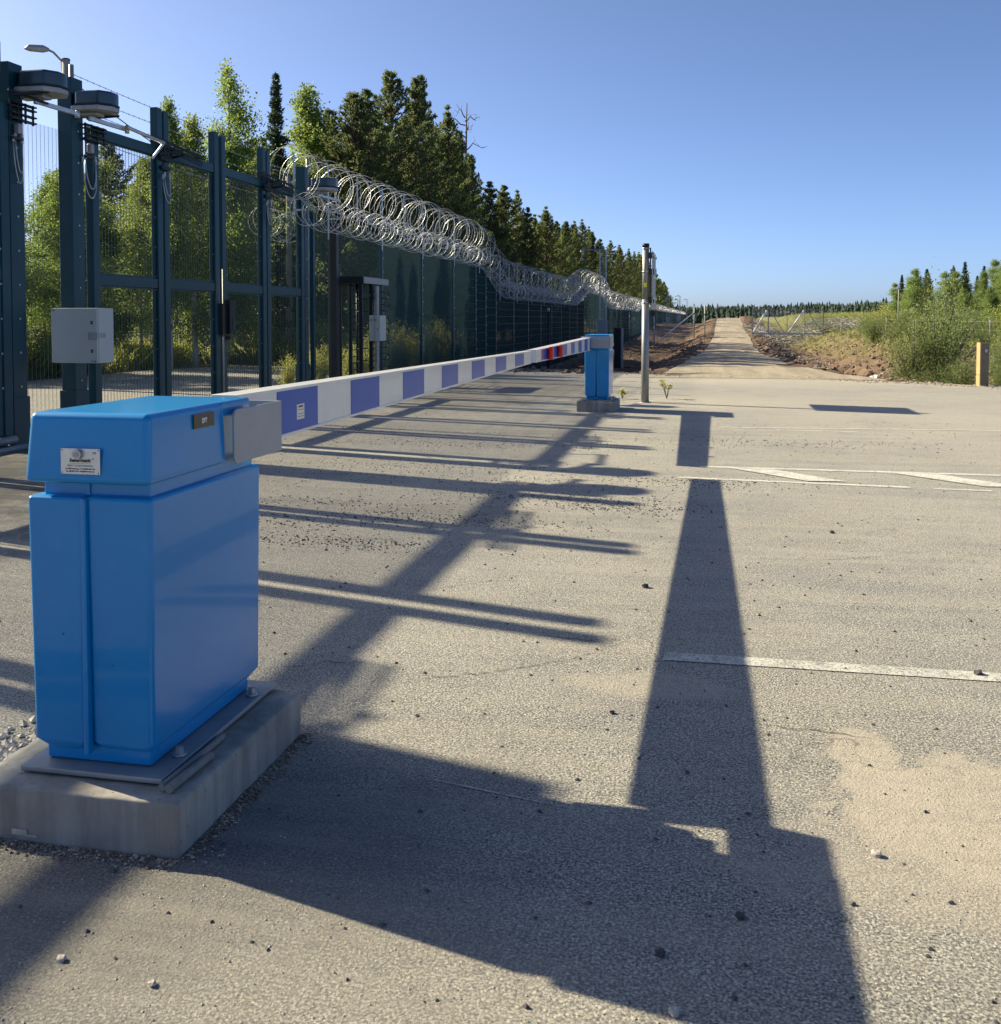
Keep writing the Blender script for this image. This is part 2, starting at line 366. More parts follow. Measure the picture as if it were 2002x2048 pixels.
def terr(x, y):
    rough = (nz(x, y, .55) * .28 + nz(x, y, 1.7, 3) * .14 + nz(x, y, 4.1, 5) * .06)
    far = sm(100, 400, y) * 1.2 + sm(40, 300, abs(x)) * 1.5
    if x < -8.9: z = .25 * sm(17.5, 22, -x) + nz(x, y, .2, 9) * .3 * sm(17.4, 24, -x) + far * sm(19, 40, -x)
    else: z = 0
    e = edge_y(x); l, r = road_lr(y); rz = road_z(y)
    if y > e and x > -8.9:
        d = sm(0, 1.4, y - e)
        if x < l:                              # left ditch
            t = (l - x) / (l + 8.9)
            zz = rz - 1.35 * sm(0, .38, t) + .35 * sm(.5, .95, t) + rough * sm(0, .2, t)
            if x < -8.0: zz = max(zz, -1.0) * sm(-8.9, -8.3, x)
        elif x > r:
            t = x - r; w = 2.6 + .02 * (y - 27)
            zz = rz - 1.35 * sm(0, w, t) + 1.55 * sm(w, w + 3.6, t) + .35 * sm(8, 20, t) + rough * 1.5 * sm(0, .6, t) * (1 - .6 * sm(10, 16, t)) + far
        else:
            u = abs((x - (l + r) / 2) / ((r - l) / 2)); zz = rz - .06 * u * u - .02 + rough * .05
        z = zz * d - .05 * (1 - d)
    elif y <= e and x > -8.9: z = -.07
    elif y < 31 and x > -17: z = -.07
    return z
def axis(parts):
    out = []
    for a, b, st in parts:
        n = max(1, int(round((b - a) / st))); out += [a + (b - a) * i / n for i in range(n)]
    return out + [parts[-1][1]]
def grid_obj(name, xs, ys, f, m, keep=None, **kw):
    nx, ny = len(xs), len(ys)
    vs = [(x, y, f(x, y)) for y in ys for x in xs]
    fs = []
    for j in range(ny - 1):
        for i in range(nx - 1):
            if keep and not keep((xs[i] + xs[i+1]) / 2, (ys[j] + ys[j+1]) / 2): continue
            fs.append((j*nx+i, j*nx+i+1, (j+1)*nx+i+1, (j+1)*nx+i))
    b = MB(); b.add(vs, fs, 0, True); return b.build(name, m, **kw)
xs = axis([(-1500, -400, 200), (-400, -60, 40), (-60, -20, 4), (-20, -9, 1.0), (-9, 18, .22), (18, 40, 1.0), (40, 100, 6), (100, 400, 40), (400, 1500, 200)])
ys = axis([(-60, 22, 8), (22, 62, .25), (62, 110, .6), (110, 200, 2), (200, 400, 12), (400, 1000, 60), (1000, 2500, 300)])
grid_obj('ground', xs, ys, terr, M['earth'], kind='structure')
# asphalt plaza sheet
def plaza():
    top = [(x, edge_y(x) + .55 + nz(x, 0, 1.3) * .22 + nz(x, 0, 5, 4) * .08) for x in [-8.9 + .3 * i for i in range(0, 110)]]
    poly = [(-17.2, -40), (60, -40), (60, 20)] + [p for p in reversed(top)] + [(-8.9, 31.6), (-11.4, 31.4), (-14.2, 31.9), (-15.4, 31.2), (-16.6, 28.6), (-16.9, 24)]
    b = MB(); b.add([(x, y, 0) for x, y in poly], [tuple(range(len(poly)))]); return b.build('asphalt', M['asphalt'], kind='structure')
plaza()
# gravel road
ry = axis([(27.2, 110, .9), (110, 320, 4)]); vs = []; fs = []
K = 9
for j, y in enumerate(ry):
    l, r = road_lr(y)
    for i in range(K):
        t = i / (K - 1); x = l + .15 + (r - l - .3) * t + (nz(y, i, .8) * .12 if i in (0, K-1) else 0)
        z = road_z(y) + .035 - .05 * (2*t-1)**2 + nz(x * 2, y * .2, 1, 2) * .05 + nz(x * .5, y, .25, 6) * .07 * sm(30, 36, y)
        vs.append((x, y, z if y > 29.5 else z * sm(27, 29.5, y) + .006))
for j in range(len(ry) - 1):
    for i in range(K - 1): fs.append((j*K+i, j*K+i+1, (j+1)*K+i+1, (j+1)*K+i))
b = MB(); b.add(vs, fs, 0, True); b.build('gravel_road', M['gravel'], kind='structure')

# painted lines (flat sheets 4 mm above the asphalt)
def line(pts, m, z=.004):
    b = MB(); b.add([(x, y, z) for x, y in pts], [tuple(range(len(pts)))]); return b.build('painted_line', m, kind='structure')
line([(-.19, 4.685), (8, 4.75), (8, 4.865), (-.17, 4.80)], M['paint'])
line([(-.05, 10.9), (12, 10.85), (12, 10.96), (-.05, 11.0)], M['paint2'])
line([(-.26, 10.2), (1.9, 10.03), (1.9, 9.94), (-.26, 10.12)], M['paint2'])
line([(2.1, 9.99), (2.6, 9.97), (2.6, 9.90), (2.1, 9.92)], M['paint']); line([(2.9, 9.94), (12, 9.8), (12, 9.72), (2.9, 9.87)], M['paint'])
for k in range(4):
    o = k * 1.62
    line([(.26 + o, 10.87), (.72 + o, 10.87 - .02), (1.36 + o, 10.20), (.98 + o, 10.16), (.62 + o, 10.52)], M['paint2'], .008)
line([(.2, 14.93), (12, 16.0), (12, 16.07), (.2, 15.0)][::1], M['paint2'])
line([(1.0, 14.74), (2.1, 14.70), (2.1, 14.77), (1.0, 14.81)], M['paint2'])

def crack(pts, w, m, name='asphalt_crack', seed=0, jag=.012):
    r_ = random.Random(seed); P = []
    for (x0, y0), (x1, y1) in zip(pts, pts[1:]):
        n = max(2, int(math.hypot(x1 - x0, y1 - y0) / .03))
        for i in range(n): P.append((x0 + (x1 - x0) * i / n + r_.uniform(-jag, jag), y0 + (y1 - y0) * i / n + r_.uniform(-jag, jag)))
    P.append(pts[-1]); b = MB(); vs = []
    for i, (x, y) in enumerate(P):
        k = w * (.35 + r_.random()) * min(1, (len(P) - i) / 4, (i + 1) / 4); vs += [(x, y - k, .0035), (x + k * .4, y + k, .0035)]
    b.add(vs, [(2*i, 2*i+2, 2*i+3, 2*i+1) for i in range(len(P) - 1)]); return b.build(name, m, kind='structure')
M['crackm'] = mat('crack_dirt', (.07, .066, .06), .95, 0, .3, 20)
crack([(-1.25, 4.22), (-.95, 4.36), (-.6, 4.62), (-.35, 4.95)], .003, M['crackm'], seed=1)
crack([(-.85, 4.95), (-.6, 4.9), (-.42, 4.95), (-.2, 5.2)], .0025, M['crackm'], seed=2)
crack([(-.48, 4.75), (-.44, 5.05)], .002, M['crackm'], seed=3)
crack([(.18, 4.03), (.3, 4.0), (.46, 3.99), (.63, 3.96)], .0022, M['crackm'], seed=4, jag=.010)
crack([(-1.95, 4.2), (-1.7, 4.35), (-1.5, 4.38)], .003, M['crackm'], seed=5)
crack([(-1.6, 5.6), (-1.3, 5.9), (-1.1, 5.95)], .003, M['crackm'], seed=6)
crack([(.3, 6.8), (.9, 6.9), (1.6, 7.3)], .003, M['crackm'], seed=7)
crack([(-.95, 3.305), (-.7, 3.25), (-.42, 3.19)], .0035, M['paint2'], 'painted_line', 8, .001)
# ------------------------------------------------------------------ blue barrier housings, arms
def text_mesh(txt, size, m, parent, loc, rot, shear=0, name='lettering', spacing=1., bold=0, ex=.0004, align='CENTER'):
    cu = bpy.data.curves.new('t', 'FONT'); cu.body = txt; cu.size = size; cu.align_x = align; cu.shear = shear
    cu.extrude = ex; cu.space_character = spacing; cu.offset = bold; cu.resolution_u = 3
    o = bpy.data.objects.new('t', cu); COL.objects.link(o)
    dg = bpy.context.evaluated_depsgraph_get(); me = bpy.data.meshes.new_from_object(o.evaluated_get(dg))
    bpy.data.objects.remove(o); me.name = name; me.materials.clear(); me.materials.append(m)
    return inst(name, me, parent, loc, rot)
def pl_face(o):  # nothing
    return o
def housing(root, s):
    """local frame: x 0 = right face, y 0 = the end away from the arm, +y towards the arm (s = direction), z 0 = top of plate"""
    L = .775; Wd = .425
    def Y(a): return a * s
    b = MB()                       # main body, slightly tapering downwards
    def shell(x0, x1, y0, y1, z0, z1, t):
        vs = []
        for z, k in ((z0, t + .045), (z0 + .055, t), (z1, 0)):
            vs += [(x0 + k, Y(y0 + k), z), (x1 - k, Y(y0 + k), z), (x1 - k, Y(y1 - k), z), (x0 + k, Y(y1 - k), z)]
        fs = [(0,3,2,1), (8,9,10,11)]
        for r_ in (0, 4):
            for i in range(4):
                j = (i + 1) % 4; fs.append((r_+i, r_+j, r_+4+j, r_+4+i))
        return vs, fs
    b.add(*shell(-Wd + .197, 0, 0, L, .02, .855, .008)); o = b.build('body', M['blue'], root, .016, 3, fix=True)
    b = MB(); b.add(*shell(-Wd, -Wd + .201, -.010, L - .003, .022, .853, .008)); b.build('side_door', M['blue'], root, .014, 3, fix=True)
    b = MB(); b.box(-Wd + .19, -Wd + .207, Y(-.014), Y(.02), .04, .85); b.build('door_edge', M['blue'], root, .005, 2)
    b = MB(); b.box(-Wd + .035, -.02, Y(.03), Y(L - .03), .848, .905); b.build('neck', M['blue'], root, .006, 2)
    b = MB(); b.box(-Wd + .19, -Wd + .2, Y(.024), Y(.04), .856, .895); b.build('neck_seam', M['blue'], root)
    b = MB(); b.box(-Wd + .03, -.03, Y(.03), Y(L - .06), .002, .06); b.build('plinth', M['blue'], root, .008, 2)
    # lid: full depth at the back, only a cap and the inner side over the arm pivot
    b = MB()
    y1, y2 = .496, .70
    z0, z1 = .895, 1.115
    vs = [(-Wd - .004, Y(-.02), z0), (.006, Y(-.02), z0), (.006, Y(y1), z0), (-Wd - .004, Y(y1), z0),
          (-Wd + .006, Y(.0), z1), (-.004, Y(.0), z1), (-.004, Y(y1), z1), (-Wd + .006, Y(y1), z1)]
    b.add(vs, [(0,3,2,1), (4,5,6,7), (0,1,5,4), (1,2,6,5), (2,3,7,6), (3,0,4,7)])
    b.build('lid', M['blue'], root, .022, 4, fix=True)
    b = MB(); b.box(-Wd + .006, -.004, Y(y1 - .03), Y(y2), z1 - .058, z1 - .001); b.build('lid_cap', M['blue'], root, .012, 3, fix=True)
    b = MB(); b.box(-Wd + .0, -.05, Y(y1 - .02), Y(y2 - .01), z0, z1 - .05)
    b.build('lid_side', M['blue'], root, .006, 2, fix=True)
    # steel base plate and feet
    b = MB(); b.box(-Wd - .02, .045, Y(-.035), Y(L + .03), -.018, 0); b.build('base_plate', M['galvd'], root, .003, 1)
    for x in (.012, -Wd + .06):
        for y in (.13, L - .12):
            b = MB(); b.disc((x, Y(y), .0005), (0, 0, 1), .022, .008, 14); b.disc((x, Y(y), .0085), (0, 0, 1), .014, .02, 6)
            b.build('foot_bolt', M['galv'], root)
    # arm bracket: side plate with a return across the arm
    p = [(.53, .89), (.905, .89), (.905, 1.085), (.545, 1.085), (.53, 1.07)]
    p = [(.515, .905), (.53, .89), (.905, .89), (.905, 1.085), (.56, 1.085)] if 0 else [(.50, .915), (.506, .899), (.522, .89), (.905, .89), (.905, 1.085), (.522, 1.085), (.506, 1.076), (.50, 1.06)]
    b = MB(); b.prof([(Y(y), z) for y, z in p], .022, .03); b.box(-.473, .022, Y(.897), Y(.905), .89, 1.085); b.prof([(Y(y), z) for y, z in p], -.473, -.465); b.build('bracket', M['bracket'], root, .002, 1, fix=True)
    b = MB()
    for z in (.93, 1.05): b.disc((-.163, Y(.905), z), (0, s, 0), .012, .012, 6)
    b.build('bracket_bolt', M['galv'], root, kind='stuff')

def arm(root, s, y0, y1, bands, h0, h1, w0, w1, zc):
    """box-section arm from y0 to y1 (local y * s), right face at x = 0"""
    def at(y): t = (y - y0) / (y1 - y0); return h0 + (h1 - h0) * t, w0 + (w1 - w0) * t
    b = MB(); vs = []
    for y in (y0, y1):
        h, w = at(y); vs += [(-w, y * s, zc - h/2), (0, y * s, zc - h/2), (0, y * s, zc + h/2), (-w, y * s, zc + h/2)]
    b.add(vs, [(0,1,2,3), (7,6,5,4), (0,4,5,1), (1,5,6,2), (2,6,7,3), (3,7,4,0)])
    b.build('beam', M['white'], root, .003, 1, fix=True)
    b = MB()
    for sg in (1, -1):                        # rounded profile lips top and bottom
        vs = []
        for y in (y0, y1):
            h, w = at(y); z = zc + sg * (h/2 - .006)
            vs += [(.0, y*s, z - .006), (.004, y*s, z - .006), (.004, y*s, z + .006), (.0, y*s, z + .006)]
        b.add(vs, [(0,1,2,3), (7,6,5,4), (0,4,5,1), (1,5,6,2), (2,6,7,3), (3,7,4,0)])
    b.build('profile_lip', M['white'], root, fix=True)
    b = MB(); h, w = at(y1); b.box(-w - .002, .005, y1 * s, (y1 + .008) * s, zc - h/2 - .002, zc + h/2 + .002); b.build('end_cap', M['white'], root, .002, 1)
    for a, c in bands:
        for side in (0, 1):
            vs = []
            for y in (a, c):
                h, w = at(y); x = 0 if side == 0 else -w - .0025
                vs += [(x, y*s, zc - h/2 + .013), (x + .0025, y*s, zc - h/2 + .013), (x + .0025, y*s, zc + h/2 - .013), (x, y*s, zc + h/2 - .013)]
            b = MB(); b.add(vs, [(0,1,2,3), (7,6,5,4), (0,4,5,1), (1,5,6,2), (2,6,7,3), (3,7,4,0)])
            b.build('blue_stripe', M['stripe'], root, fix=True)
H1 = empty('barrier_gate', (-1.665, 2.78, .19), 0, 'large blue barrier housing in the foreground with grey bracket and striped arm', 'barrier')
housing(H1, 1)
A1 = empty('barrier_arm', (-1.83, 0, 0)); A1.parent = H1; A1.location = (-.165, -2.78, -.19)
arm(A1, 1, 3.70, 10.55, [(4.54 + .465 * (n - 1), 4.54 + .465 * n) for n in (0, 2, 4, 6, 8, 10, 12)], .222, .135, .115, .075, 1.182)
# sticker on the arm
b = MB(); b.box(.0025, .0035, 4.285, 4.372, 1.135, 1.205); b.build('sticker', M['plate'], A1)
for k, (z, w_) in enumerate(((1.194, .052), (1.179, .064), (1.160, .06), (1.148, .066))):
    b = MB(); b.box(.0035, .0039, 4.33 - w_/2, 4.33 + w_/2, z - (.004 if k == 0 else .0012), z + (.004 if k == 0 else .0012)); b.build('sticker_print', M['dark'], A1)
# name plate on the lid (faces the camera side, -y)
def q(o, *a): return o
NP = MB(); NP.box(-.293, -.158, -.0215, -.0185, .927, 1.007); NPo = NP.build('name_plate', M['plate'], H1, .001, 1)
for x in (-.288, -.163):
    for z in (.932, 1.002):
        b = MB(); b.disc((x, -.0215, z), (0, -1, 0), .002, .001, 8); b.build('rivet', M['dark'], NPo)
rt = (R(90), 0, 0)
text_mesh('bebarmatic', .0165, M['dark'], NPo, (-.2255, -.0222, .9655), rt, .28, bold=.0005)
text_mesh('®', .006, M['dark'], NPo, (-.181, -.0222, .974), rt)
text_mesh('FIRST CLASS PARKING', .0085, M['bracket'], NPo, (-.2255, -.0222, .951), rt, spacing=1.05)
text_mesh('D-47057 Duisburg · Tel. (0203) 809-230', .0062, M['dark'], NPo, (-.2255, -.0222, .942), rt)
text_mesh('Fax (0) 80 91 60 · info@bebarmatic.de', .0062, M['dark'], NPo, (-.2255, -.0222, .9345), rt)
text_mesh('CE', .010, M['dark'], NPo, (-.176, -.0222, .9905), rt)
b = MB(); b.box(-.262, -.189, -.0222, -.0215, .9605, .9611); b.build('rule_line', M['dark'], NPo)
b = MB(); b.disc((-.231, -.0215, .990), (0, -1, 0), .0175, .004, 24); b.disc((-.231, -.0255, .990), (0, -1, 0), .0145, .009, 24); b.disc((-.231, -.0345, .990), (0, -1, 0), .009, .001, 20, 1)
b.build('lock_cylinder', [M['galv'], M['drivebase']], H1)
# SP7 plate on the right side of the lid
b = MB(); b.box(.002, .0045, .265, .40, 1.042, 1.087); SP = b.build('number_plate', M['brownp'], H1, .0006, 1)
b = MB()
for y0, y1, z0, z1 in ((.2635, .4015, 1.0405, 1.042), (.2635, .4015, 1.087, 1.0885), (.2635, .265, 1.042, 1.087), (.40, .4015, 1.042, 1.087)): b.box(.002, .0047, y0, y1, z0, z1)
b.build('plate_rim', M['copper'], SP)
text_mesh('SP7', .024, M['whitep'], SP, (.0049, .3325, 1.056), (R(90), 0, R(90)), bold=.0004)

B1 = MB(); B1.box(-.36, .36, -.46, .46, -.02, .165)
def rough_block(mb, seed):
    bm = bmesh.new(); me = bpy.data.meshes.new('x'); me.from_pydata(mb.v, [], mb.f); bm.from_mesh(me); bpy.data.meshes.remove(me)
    bmesh.ops.bevel(bm, geom=bm.edges[:], offset=.006, segments=1, affect='EDGES')
    bmesh.ops.triangulate(bm, faces=[f for f in bm.faces if len(f.verts) == 3 or f.calc_area() < 1e-3])
    bmesh.ops.subdivide_edges(bm, edges=[e for e in bm.edges if e.calc_length() > .05], cuts=26, use_grid_fill=True)
    bm.normal_update(); xs_ = [v.co.x for v in bm.verts]; ys_ = [v.co.y for v in bm.verts]; zt_ = max(v.co.z for v in bm.verts)
    ax, ay = max(xs_), max(ys_)
    for v in bm.verts:
        c = v.co; e = sorted((ax - abs(c.x), ay - abs(c.y), zt_ - c.z)); near = max(0, 1 - e[1] / .022)
        n1 = noise.noise(c * 9 + Vector((seed, 0, 0))); n2 = noise.noise(c * 38 + Vector((0, seed, 0)))
        v.co += v.normal * (n1 * .0022 + n2 * .0010 - near * max(0, n2 + .1 + n1 * .4) * .012)
    m2 = bpy.data.meshes.new('concrete_block'); bm.to_mesh(m2); bm.free(); m2.materials.append(M['concrete'])
    for p_ in m2.polygons: p_.use_smooth = True
    o = bpy.data.objects.new('concrete_block', m2); COL.objects.link(o); return o
o = tag(rough_block(B1, 3),  label='large concrete block under the foreground blue barrier housing', cat='concrete block')
o.location = (-1.875, 3.115, 0)
b = MB(); b.tube([(-1.605, 2.715, .1785), (-1.598, 3.10, .1785)], .0115, 14, sm=True)
b.build('steel_bar', M['pvc'], label='longer thin grey bar lying by the base plate on the near concrete block', cat='bar')
b = MB(); b.tube([(-1.577, 2.71, .1800), (-1.566, 2.95, .1800)], .0140, 14, sm=True)
b.build('steel_bar', M['pvc'], label='shorter thick grey bar at the right edge of the near concrete block', cat='bar')

H2 = empty('barrier_gate', (-1.61, 17.89, .20), 0, 'smaller blue barrier housing farther away beside the grey pole', 'barrier')
housing(H2, -1)
A2 = empty('barrier_arm'); A2.parent = H2; A2.location = (-.31, -17.89, -.212)
arm(A2, -1, -17.15, -11.42, [(-b_, -a_) for a_, b_ in ((11.85, 12.35), (12.75, 13.2), (13.6, 14.05), (14.5, 14.9), (15.35, 15.75), (16.15, 16.55), (16.9, 17.14))], .222, .145, .13, .11, 1.17)
for y in (12.35, 13.2):
    b = MB()
    for k in range(7): b.disc((.035, y - .09, 1.10 + .022 * k), (0, 0, 1), .045, .012, 14); b.disc((.035, y - .09, 1.11 + .022 * k), (0, 0, 1), .036, .013, 12)
    b.build('warning_lamp', M['redl'], A2)
for y in (11.83, 12.73):
    b = MB(); b.box(.0, .006, y - .03, y - .005, 1.105, 1.235); b.build('orange_strip', M['orange'], A2)
B2 = MB(); B2.box(-.33, .33, -.5, .5, -.02, .175)
o = tag(rough_block(B2, 8), label='small concrete block under the far blue barrier housing by the pole', cat='concrete block'); o.location = (-1.83, 17.5, 0)

b = MB(); b.box(-2.072, -2.02, 2.6505, 2.6530, .020, .038); b.box(-2.02, -1.985, 2.6505, 2.6530, .018, .024); b.build('paint_patch', M['stonep'], label='small pale smear low on the front of the near concrete block', cat='paint patch')
for x, z in ((-1.90, .33), (-1.97, .61), (-1.80, .52)):
    b = MB(); b.box(x - .004, x + .003, 2.7735, 2.7745, z - .001, z + .001); b.box(x, x + .002, 2.7735, 2.7745, z - .004, z); o = b.build('scuff_mark', M['dark']); o.parent = H1; o.location = (1.665, -2.78, -.19)
# ------------------------------------------------------------------ folding gates
GX = -8.3
def meshpanel(x, y0, y1, z0, z1, vs=.0762, hs=.0127, r=.002, hr=.0013):
    b = MB()
    n = max(1, int((z1 - z0) / hs)); ya, yb = y0, y1
    for i in range(n + 1):
        z = z0 + i * hs; b.add([(x + r, ya, z - hr), (x + r, yb, z - hr), (x + r, yb, z + hr), (x + r, ya, z + hr), (x - r, ya, z), (x - r, yb, z)],
            [(0,1,2,3), (3,2,5,4), (1,0,4,5)])
    m = max(1, int((y1 - y0) / vs))
    for i in range(m + 1):
        y = y0 + i * (y1 - y0) / m; xx = x + .004
        b.add([(xx + r, y - r, z0), (xx + r, y + r, z0), (xx + r, y + r, z1), (xx + r, y - r, z1), (xx - r, y, z0), (xx - r, y, z1)],
            [(0,1,2,3), (1,4,5,2), (4,0,3,5)])
    return b
def leaf(gate, y0, y1, ttop0, ttop1, w=.15, lock=False):
    lf = empty('leaf'); lf.parent = gate
    x0, x1 = GX - .12, GX
    for a, c, t in ((y0, y0 + w, ttop0), (y1 - w, y1, ttop1)):
        b = MB(); b.box(x0, x1, a, c, .1, t); b.build('stile', M['gate'], lf, .008, 2)
        b = MB(); b.box(x0 + .01, x1 - .01, a + .01, c - .01, t - .001, t + .006); b.build('stile_cap', M['black'], lf)
    for z0, z1 in ((4.10, 4.25), (2.06, 2.21), (.05, .17)):
        b = MB(); b.box(x0 + .01, x1 - .012, y0 + w, y1 - w, z0, z1); b.build('rail', M['gate'], lf, .006, 2)
    for z0, z1 in ((.17, 2.06), (2.21, 4.10)):
        meshpanel(GX - .07, y0 + w, y1 - w, z0, z1, r=.0030, hr=.0012).build('wire_mesh', M['wire'], lf, kind='stuff')
        b = MB(); f = .035
        ya, yb = y0 + w, y1 - w
        for q_ in ((ya, ya + f, z0, z1), (yb - f, yb, z0, z1), (ya + f, yb - f, z0, z0 + f * .7), (ya + f, yb - f, z1 - f * .7, z1)):
            b.box(GX - .055, GX - .045, q_[0], q_[1], q_[2], q_[3])
        b.build('clamp_strip', M['gate'], lf)
        b = MB(); n = max(2, int((z1 - z0) / .42))
        for i in range(n + 1):
            z = z0 + .03 + (z1 - z0 - .06) * i / n
            for y in (ya + f/2, yb - f/2): b.disc((GX - .045, y, z), (1, 0, 0), .011, .008, 6)
        b.build('clamp_bolts', M['galv'], lf, kind='stuff')
    return lf
def truss(gate, yc, reach=.9, z=4.02):
    """linkage over a pair of folding stiles"""
    b = MB()
    for k, (dz, dx) in enumerate(((0, .05), (-.07, .07), (.06, .09), (.13, .06), (-.12, .04))):
        b.bar((GX + dx, yc - reach * .5, z + .3 + dz * .4), (GX + dx + .12, yc + reach, z + .14 + dz * .6), .018)
    b.bar((GX + .04, yc - .2, z + .1), (GX + .25, yc + .35, z + .25), .03); b.bar((GX + .04, yc + .2, z + .1), (GX + .30, yc + .1, z + .12), .03)
    b.box(GX - .02, GX + .06, yc - .17, yc + .17, z + .02, z + .09); b.box(GX - .02, GX + .05, yc - .12, yc + .12, z - .12, z - .06)
    for y in (-.1, 0, .12): b.disc((GX + .07, yc + y, z + .1), (0, 0, 1), .02, .12, 8)
    b.build('folding_linkage', M['gated'], gate)
    b = MB()
    for y in (-.07, .05): b.disc((GX + .075, yc + y, z + .22), (0, 0, 1), .012, .03, 8)
    b.bar((GX + .06, yc - .08, z + .235), (GX + .09, yc + .18, z + .20), .012)
    b.build('linkage_pin', M['galv'], gate)
def cableloop(parent, yc, z, w=.10, d=.36, x=GX + .03, n=2):
    for k in range(n):
        w2 = w * (1 - .25 * k); d2 = d * (1 - .18 * k); pts = []
        for i in range(15):
            t = i / 14 * math.pi
            pts.append((x + .02 + .03 * math.sin(t), yc - w2 * math.cos(t) + .02 * k, z - d2 * math.sin(t) ** .8 + .04 * k))
        b = MB(); b.tube(pts, .0085, 6); b.disc(pts[0], (0, 0, 1), .018, .07, 8); b.disc(pts[-1], (0, 0, 1), .018, .07, 8)
        b.build('cable_loop', M['cable'], parent)
def folding_gate(ya, label, tops):
    g = empty('folding_gate', (0, 0, 0), 0, label, 'gate')
    L = 1.86; ys_ = [ya, ya + L, ya + 2 * L + .01, ya + 3 * L + .05, ya + 4 * L + .05]
    leaf(g, ya, ya + L - .035, tops[0], tops[1]); leaf(g, ya + L + .015, ya + 2*L - .055, tops[1] - .02, tops[2])
    leaf(g, ya + 2*L + .055, ya + 3*L - .01, tops[2] - .03, tops[1]); leaf(g, ya + 3*L + .04, ya + 4*L, tops[1] - .02, tops[0] - .1)
    for yc in (ya + L - .01, ya + 3*L + .01): truss(g, yc); cableloop(g, yc, 3.75)
    # lock box and drop rod on the centre stiles
    yc = ya + 2 * L
    b = MB(); b.box(GX + .0, GX + .13, yc + .05, yc + .26, 1.32, 1.92); b.build('lock_box', M['gated'], g, .008, 2)
    b = MB(); b.box(GX + .13, GX + .135, yc + .15, yc + .21, 1.38, 1.62); b.build('lock_panel', M['black'], g)
    b = MB(); b.box(GX - .02, GX + .07, yc - .10, yc + .06, 1.30, 1.85); b.box(GX, GX + .04, yc + .05, yc + .22, 1.20, 1.30); b.disc((GX + .05, yc + .1, 1.25), (1, 0, 0), .03, .06, 10); b.build('lock_catch', M['black'], g, .004, 1)
    b = MB(); b.tube([(GX + .035, yc - .015, .05), (GX + .035, yc - .015, 2.45)], .014, 8); b.build('drop_rod', M['galvd'], g)
    return g
G2 = folding_gate(12.5, 'dark green folding mesh gate between the cabinet post and the razor wire fence', (4.22, 4.84, 4.80))
G1 = folding_gate(3.36, 'dark green folding mesh gate cut off by the left edge of the photo', (4.30, 4.96, 4.95))
def gpost(y0, y1, ztop, label, x0=-8.53, foot=True):
    g = empty('gate_post', (0, 0, 0), 0, label, 'gate post')
    b = MB(); b.box(x0, GX - .02, y0, y1, -.02, ztop); b.build('shaft', M['gate'], g, .01, 2)
    if foot:
        b = MB(); b.box(x0 - .02, GX - .005, y0 - .02, y1 + .02, -.01, .62); b.build('foot_sleeve', M['gate'], g, .004, 1)
    b = MB(); z = .75
    while z < ztop - .4:
        b.disc((GX - .02, (y0 + y1) / 2, z), (1, 0, 0), .014, .01, 6); z += .42
    b.build('bolt_row', M['galv'], g, kind='stuff'); return g
P2 = gpost(12.07, 12.33, 4.82, 'tall dark green gate post carrying the grey electrical cabinet')
P1 = gpost(10.84, 11.10, 4.72, 'wide dark green gate post at the left edge under the first gate drive')
P1b = gpost(10.55, 10.72, 4.92, 'dark green gate post leftmost at the photo edge, taller of the pair', foot=False)
P0 = gpost(3.0, 3.26, 4.82, 'dark green gate post left of the photo frame')
P3 = gpost(20.02, 20.20, 4.80, 'far dark green gate post with the small gate drive on top')
# galvanised frame posts behind P1
g = empty('mesh_screen', (0, 0, 0), 0, 'narrow dark mesh screen between the two tallest near gate posts', 'fence panel')
meshpanel(GX - .2, 11.10, 12.07, .12, 4.12).build('wire_mesh', M['wire'], g, kind='stuff')
b = MB(); b.box(GX - .23, GX - .17, 11.10, 12.07, .05, .12); b.build('bottom_rail', M['gate'], g)
cableloop(P2, 12.43, 3.72, .15, .48, GX - .02); cableloop(P1, 10.95, 3.75, .08, .50, GX - .01)
for P_, y in ((P2, 12.40), (P1, 10.93)):
    b = MB(); b.box(GX - .0, GX + .08, y - .04, y + .04, 3.85, 3.98); b.build('junction_box', M['drivebase'], P_, .02, 3)
    b = MB(); b.box(GX - .02, GX + .05, y - .10, y + .08, 3.78, 3.81); b.box(GX - .02, GX + .05, y - .10, y + .08, 4.02, 4.05); b.build('box_clamp', M['black'], P_, kind='stuff')
# heavy hinge links where gate meets the post
for P_, y in ((P2, 12.4), (P1, 10.9)):
    b = MB()
    for z in (4.02, 4.09, 4.17, 4.22): b.box(GX - .01, GX + .06, y - .11, y + .36, z, z + .018)
    for k in range(4): b.disc((GX + .03, y - .1 + .14 * k, 4.0), (0, 0, 1), .015, .25, 8)
    b.bar((GX + .05, y - .1, 4.3), (GX + .42, y + .1, 4.36), .03); b.bar((GX + .02, y - .12, 4.36), (GX + .3, y + .25, 4.25), .025)
    b.build('hinge_links', M['gated'], P_)
# floor beam at left gate
b = MB(); b.box(GX - .45, GX + .10, 10.3, 10.95, .0, .045); b.tube([(GX + .05, 3.3, .12), (GX + .05, 10.75, .12)], .05, 10)
b.build('bottom_beam', M['galvd'], G1)
b = MB(); b.tube([(-8.9, 10.9, .03), (-7.2, 11.0, .03)], .02, 8); b.build('floor_pipe', M['galvd'], G1)

